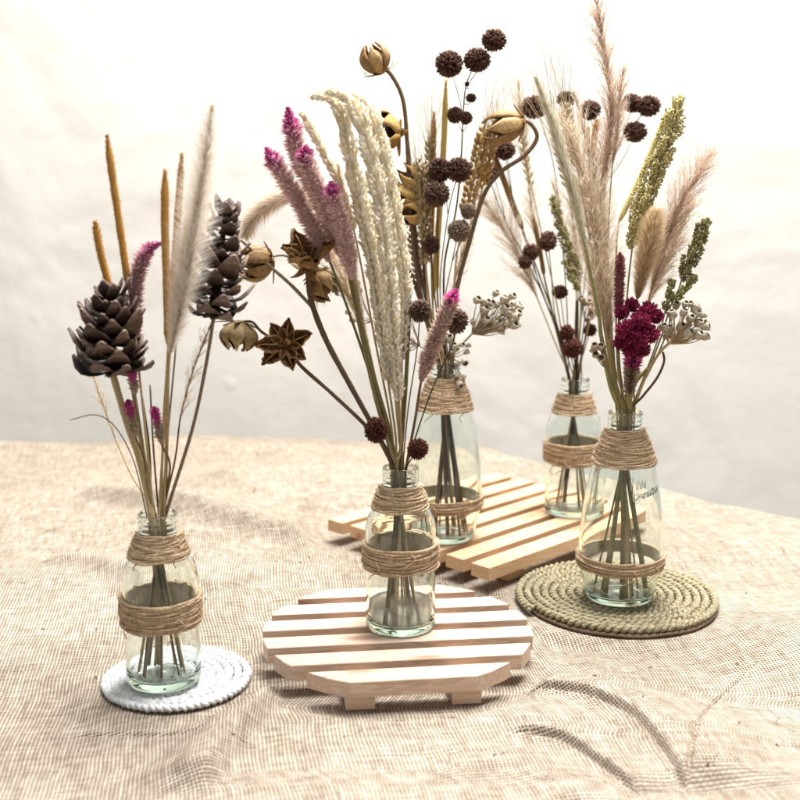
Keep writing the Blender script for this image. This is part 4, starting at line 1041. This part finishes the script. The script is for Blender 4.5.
cups(t, blob_spots(590,302,14,14,12,0,21), at(586,322,123.3), 'cup_brown', 1.2, Y=123.3)
wheat(b, 'thin pale wheat ear with long awns between the rear dark buttons', [(521,120,1),(524,150,1),(531,185,1)], [(556,300,.5)], .4, 9., 'wheat_pale', n=34, na=30, spread=.3)
pampas(b, 'loose pale plume rising just left of the thick green stem', [(566,170,1),(571,205,1),(576,245,1),(578,290,.8)], [(578,340,.4)], 1.3, mat='pampas_grey', n=140, m=26)
buttons(b, 'small ribbed dark button half hidden behind the green millet', [(560,292,7.5,1)], [(566,335,.5)], **cb)
buttons(b, 'small ribbed dark button low right of the green millet', [(590,330,7,1)], [(584,352,.5)], mat='ball_red', **cb)
make(b, 'bare_stalk', 'dark stalk standing upright in the rear right bottle', 'dried stalk', [(577,300,0),(576,340,0)], 'stem_dark', .15, .2, 'bare stalks')
make(b, 'bare_stalk', 'straw stalk leaning right in the rear right bottle', 'dried stalk', [(590,318,.3),(584,345,.3)], 'stem_straw', .12, .15, 'bare stalks')

# ------------------------------------------------------------------ right bottle
b = D_
pampas(b, 'tallest rosy pampas plume reaching the top of the picture', [(597,-6,1.5),(601,30,1.5),(609,80,1.5),(611,120,1.5),(606,165,1.5),(604,200,1.5)], [(606,270,1),(614,360,.4)], 1.4, mat='pampas_pink', n=280, m=30)
pampas(b, 'short side plume branching right of the tallest rosy one', [(624,66,1.3),(620,95,1.3),(617,130,1.3),(612,170,1.3)], [(608,260,1),(614,360,.4)], .8, mat='pampas_pink', n=90, m=20)
pampas(b, 'broad pale pampas plume in the middle of the right bouquet', [(560,118,0),(578,160,0),(592,205,0),(600,260,0),(606,330,0)], [(613,380,0)], 1.8, mat='pampas', n=320, m=32)
pampas(b, 'wide pale plume low behind the rose coloured spike', [(590,190,1.8),(600,240,1.8),(606,300,1.6),(610,345,1.2)], [(615,385,.5)], 1.9, mat='pampas_grey', n=220, m=28)
foxtail(b, 'silver green plume crossing in front with a thick green stem', [(536,78,-1.5),(550,115,-1.5),(563,160,-1.5),(576,205,-1.5),(588,260,-1.5)], [(598,310,-1.3),(605,360,-.8)], 1.15, mat='pampas_green', core='sorghum', smat='stem_green', n=4200, lean=2.2, r=.26, hw=.03, sx=-.6, sy=-.4)
cattail(b, 'pale yellow bristle spike left of the golden green millet', [(667,112,2),(655,142,2),(640,178,2),(619,222,2)], [(616,300,1),(618,370,.5)], .38, mat='cattail_pale', n=1900)
cattail(b, 'small golden cattail behind the tallest rosy plume', [(597,120,3),(594,140,3),(592,158,3)], [(598,260,2),(612,370,.6)], .4, mat='cattail', n=900)
cattail(b, 'tiny golden cattail left of the other small one', [(588,127,3.4),(588,136,3.4),(588,146,3.4)], [(596,260,2),(611,370,.6)], .25, mat='cattail', n=400)
sorghum(b, 'large golden green millet head at the upper right', [(679,102,1),(671,130,1),(660,160,1),(648,190,1),(640,215,1),(632,250,1)], [(626,320,.6)], .95, mat='sorghum_gold', n=3600, gs=.22)
pampas(b, 'rosy pampas plume leaning to the right edge', [(708,158,1),(690,188,1),(676,215,1),(662,250,1),(650,295,1)], [(634,365,.5)], 1.55, mat='pampas_pink', n=250, m=30)
pampas(b, 'pale plume filling the gap behind the tan bunny tail', [(690,205,2.5),(676,240,2.5),(660,275,2.2),(645,310,1.8)], [(630,370,.8)], 1.5, mat='pampas', n=150, m=26)
pampas(b, 'loose grey plume just right of the silver green one', [(575,95,2.5),(586,140,2.5),(597,185,2.2),(606,235,2)], [(612,330,1),(616,380,.5)], 1.1, mat='pampas_grey', n=130, m=24)
wheat(b, 'pale wheat ear with a wide fan of awns behind the silver green plume', [(553,128,3),(560,155,3),(569,190,3)], [(590,280,1.5),(612,380,.5)], .4, 9.5, 'wheat_pale', n=34, na=34, spread=.33)
foxtail(b, 'thick golden tan bunny tail plume above the magenta crest', [(656,212,-1),(650,240,-1),(643,270,-1),(637,300,-1)], [(630,350,-.5)], 1.4, mat='bunny', core='wheat', n=7500, lean=1.1, hw=.026)
celosia(b, 'rose coloured narrow spike above the magenta crest', [(620,253,-1.3),(620,275,-1.3),(619,300,-1.3),(619,315,-1.3)], [(619,360,-.8)], .58, mat='celosia_rose', n=1300)
t, p, P = make(b, 'cockscomb_flower', 'bright magenta cockscomb crest above the lettered bottle', 'cockscomb', [(634,335,-2.4),(631,365,-2.2),(629,395,-1.8)], 'stem_olive', .3, .22, sx=.25, sy=-.8)
mb = MB()
for (px, py, rp, dy) in ((622,312,8,-2),(632,305,8,-1.6),(648,312,11,-2),(656,316,8,-1.8),(640,322,12,-3),(626,330,11,-3),(638,338,13,-3.2),(650,334,10,-2.6),(622,342,9,-2.4),(630,348,9,-3),(643,349,8,-2.8)):
    c = at(px, py, 100.4+dy); r_ = rp*c.y/F
    o = len(mb.v)
    for i in range(6):
        for j in range(8): mb.v.append(c+Vector((math.sin(i*.628)*math.cos(j*.785), math.sin(i*.628)*math.sin(j*.785), math.cos(i*.628)))*r_*.72)
    for i in range(5):
        for j in range(8): mb.f.append((o+i*8+j, o+i*8+(j+1) % 8, o+i*8+8+(j+1) % 8, o+i*8+8+j)); mb.r.append(.1); mb.t.append(0.)
    for i in range(520):
        d = Vector((random.gauss(0,1), random.gauss(0,1), random.gauss(0,1))).normalized(); x, y = frame(d); l = r_*U(.75, 1.15); w = .09
        k = U(0, 6.28); sd = x*math.cos(k)+y*math.sin(k)
        mb.add([c+d*l*.45-sd*w*.5, c+d*l*.45+sd*w*.5, c+d*l*.85+sd*w*.8, c+d*l+sd*w*.1+y*.04, c+d*l*.85-sd*w*.8], [(0,1,2,4),(4,2,3)], R()**1.5*(.5+.5*R()))
mb.build('crest', M['magenta'], t)
mb = MB(); hp = headpath(b, [(635,348,-2.4),(632,368,-2.3),(629,395,-2)]); fluff(mb, hp, lambda s: 1.15*(1-.5*s), 1900, .1, lean=.5, leaf=True); mb.build('faded_collar', M['bud_pink'], t)
sorghum(b, 'olive millet head at the right frame edge', [(706,222,0),(699,240,0),(690,260,0),(681,282,0)], [(664,340,0),(640,390,0)], .72, mat='sorghum_dark', n=1300)
sorghum(b, 'small olive millet finger right above the cup flowers', [(694,277,-.5),(684,290,-.5),(672,303,-.5)], [(660,340,-.4),(640,392,-.3)], .34, mat='sorghum_dark', n=420)
sorghum(b, 'small olive millet finger left above the cup flowers', [(673,281,-.5),(669,295,-.5),(665,312,-.5)], [(656,345,-.4),(638,392,-.3)], .34, mat='sorghum_dark', n=360)
t, p, P = make(b, 'cup_flower_spray', 'spray of small pale cup flowers at the right frame edge', 'cup flowers', [(676,338,-1),(660,352,-1),(645,378,-.8)], 'stem_straw', .13, .14, 'sprays of small cup flowers')
cups(t, blob_spots(686,318,18,17,20,-1,31)+blob_spots(698,332,14,12,10,-1,32)+blob_spots(668,330,9,8,5,-1,33), at(672,344,99.4), 'cup', 1.0, smat='stem_straw', Y=100.4)
t, p, P = make(b, 'cup_flower_spray', 'small brown cup flower cluster left of the lettered bottle mouth', 'cup flowers', [(603,355,-.5),(608,380,-.4)], 'stem_brown', .07, .1, 'sprays of small cup flowers')
cups(t, blob_spots(598,352,7,9,6,-.5,41), at(606,368,99.9), 'cup_brown', .95, Y=100.4)
make(b, 'curved_twig', 'brown crooked twig bending right beside the magenta crest', 'twig', [(663,352,-.6),(664,362,-.6),(657,378,-.6),(643,396,-.5)], 'stem_brown', .11, .12)
wheat(b, 'silver wheat ear with long awns reaching up behind the plumes', [(566,105,1),(570,130,1),(577,165,1)], [(592,250,1),(611,370,.5)], .45, 8.5, 'wheat_pale', n=40, na=22, spread=.2)
for i, (tx, ty, dy, ml, lb) in enumerate([(600,330,-1,'stem_green','thick green stalk at the left rim of the lettered bottle'),(612,340,-1.2,'stem_olive','olive stalk beside the green one in the lettered bottle'),(648,368,-.6,'stem_green','green stalk leaning right in the lettered bottle'),(640,375,.5,'stem_olive','olive stalk under the magenta crest')]):
    make(b, 'bare_stalk', lb, 'dried stalk', [(tx,ty,dy),((tx*.5+310),385,dy*.7)], ml, .17, .24, 'bare stalks')

# ------------------------------------------------------------------ light
w = bpy.data.worlds.new('World'); sc.world = w; w.use_nodes = True
bg = w.node_tree.nodes['Background']; bg.inputs[0].default_value = (1,.985,.96,1); bg.inputs[1].default_value = .30
def area(name, loc, target, sx, sy, power, col):
    l = bpy.data.lights.new(name, 'AREA'); l.shape = 'RECTANGLE'; l.size = sx*S; l.size_y = sy*S; l.energy = power; l.color = col
    o = bpy.data.objects.new(name, l); COL.objects.link(o); o.location = Vector(loc)*S
    d = Vector(target)-Vector(loc); o.rotation_euler = d.to_track_quat('-Z', 'Y').to_euler(); return o
area('window_light', (32,124,210), (3,100,0), 130, 80, 122, (1,.985,.96))
area('small_window_light', (-6,52,150), (0,95,10), 26, 20, 3.2, (.93,.97,1))
sc.view_settings.view_transform = 'Standard'; sc.view_settings.look = 'None'; sc.view_settings.gamma = 1
sc.view_settings.exposure = .34
sc.cycles.use_denoising = True
sc.cycles.max_bounces = 14; sc.cycles.transmission_bounces = 14; sc.cycles.transparent_max_bounces = 8; sc.cycles.diffuse_bounces = 4; sc.cycles.glossy_bounces = 6
sc.cycles.caustics_reflective = False; sc.cycles.blur_glossy = .5; sc.cycles.sample_clamp_indirect = 6
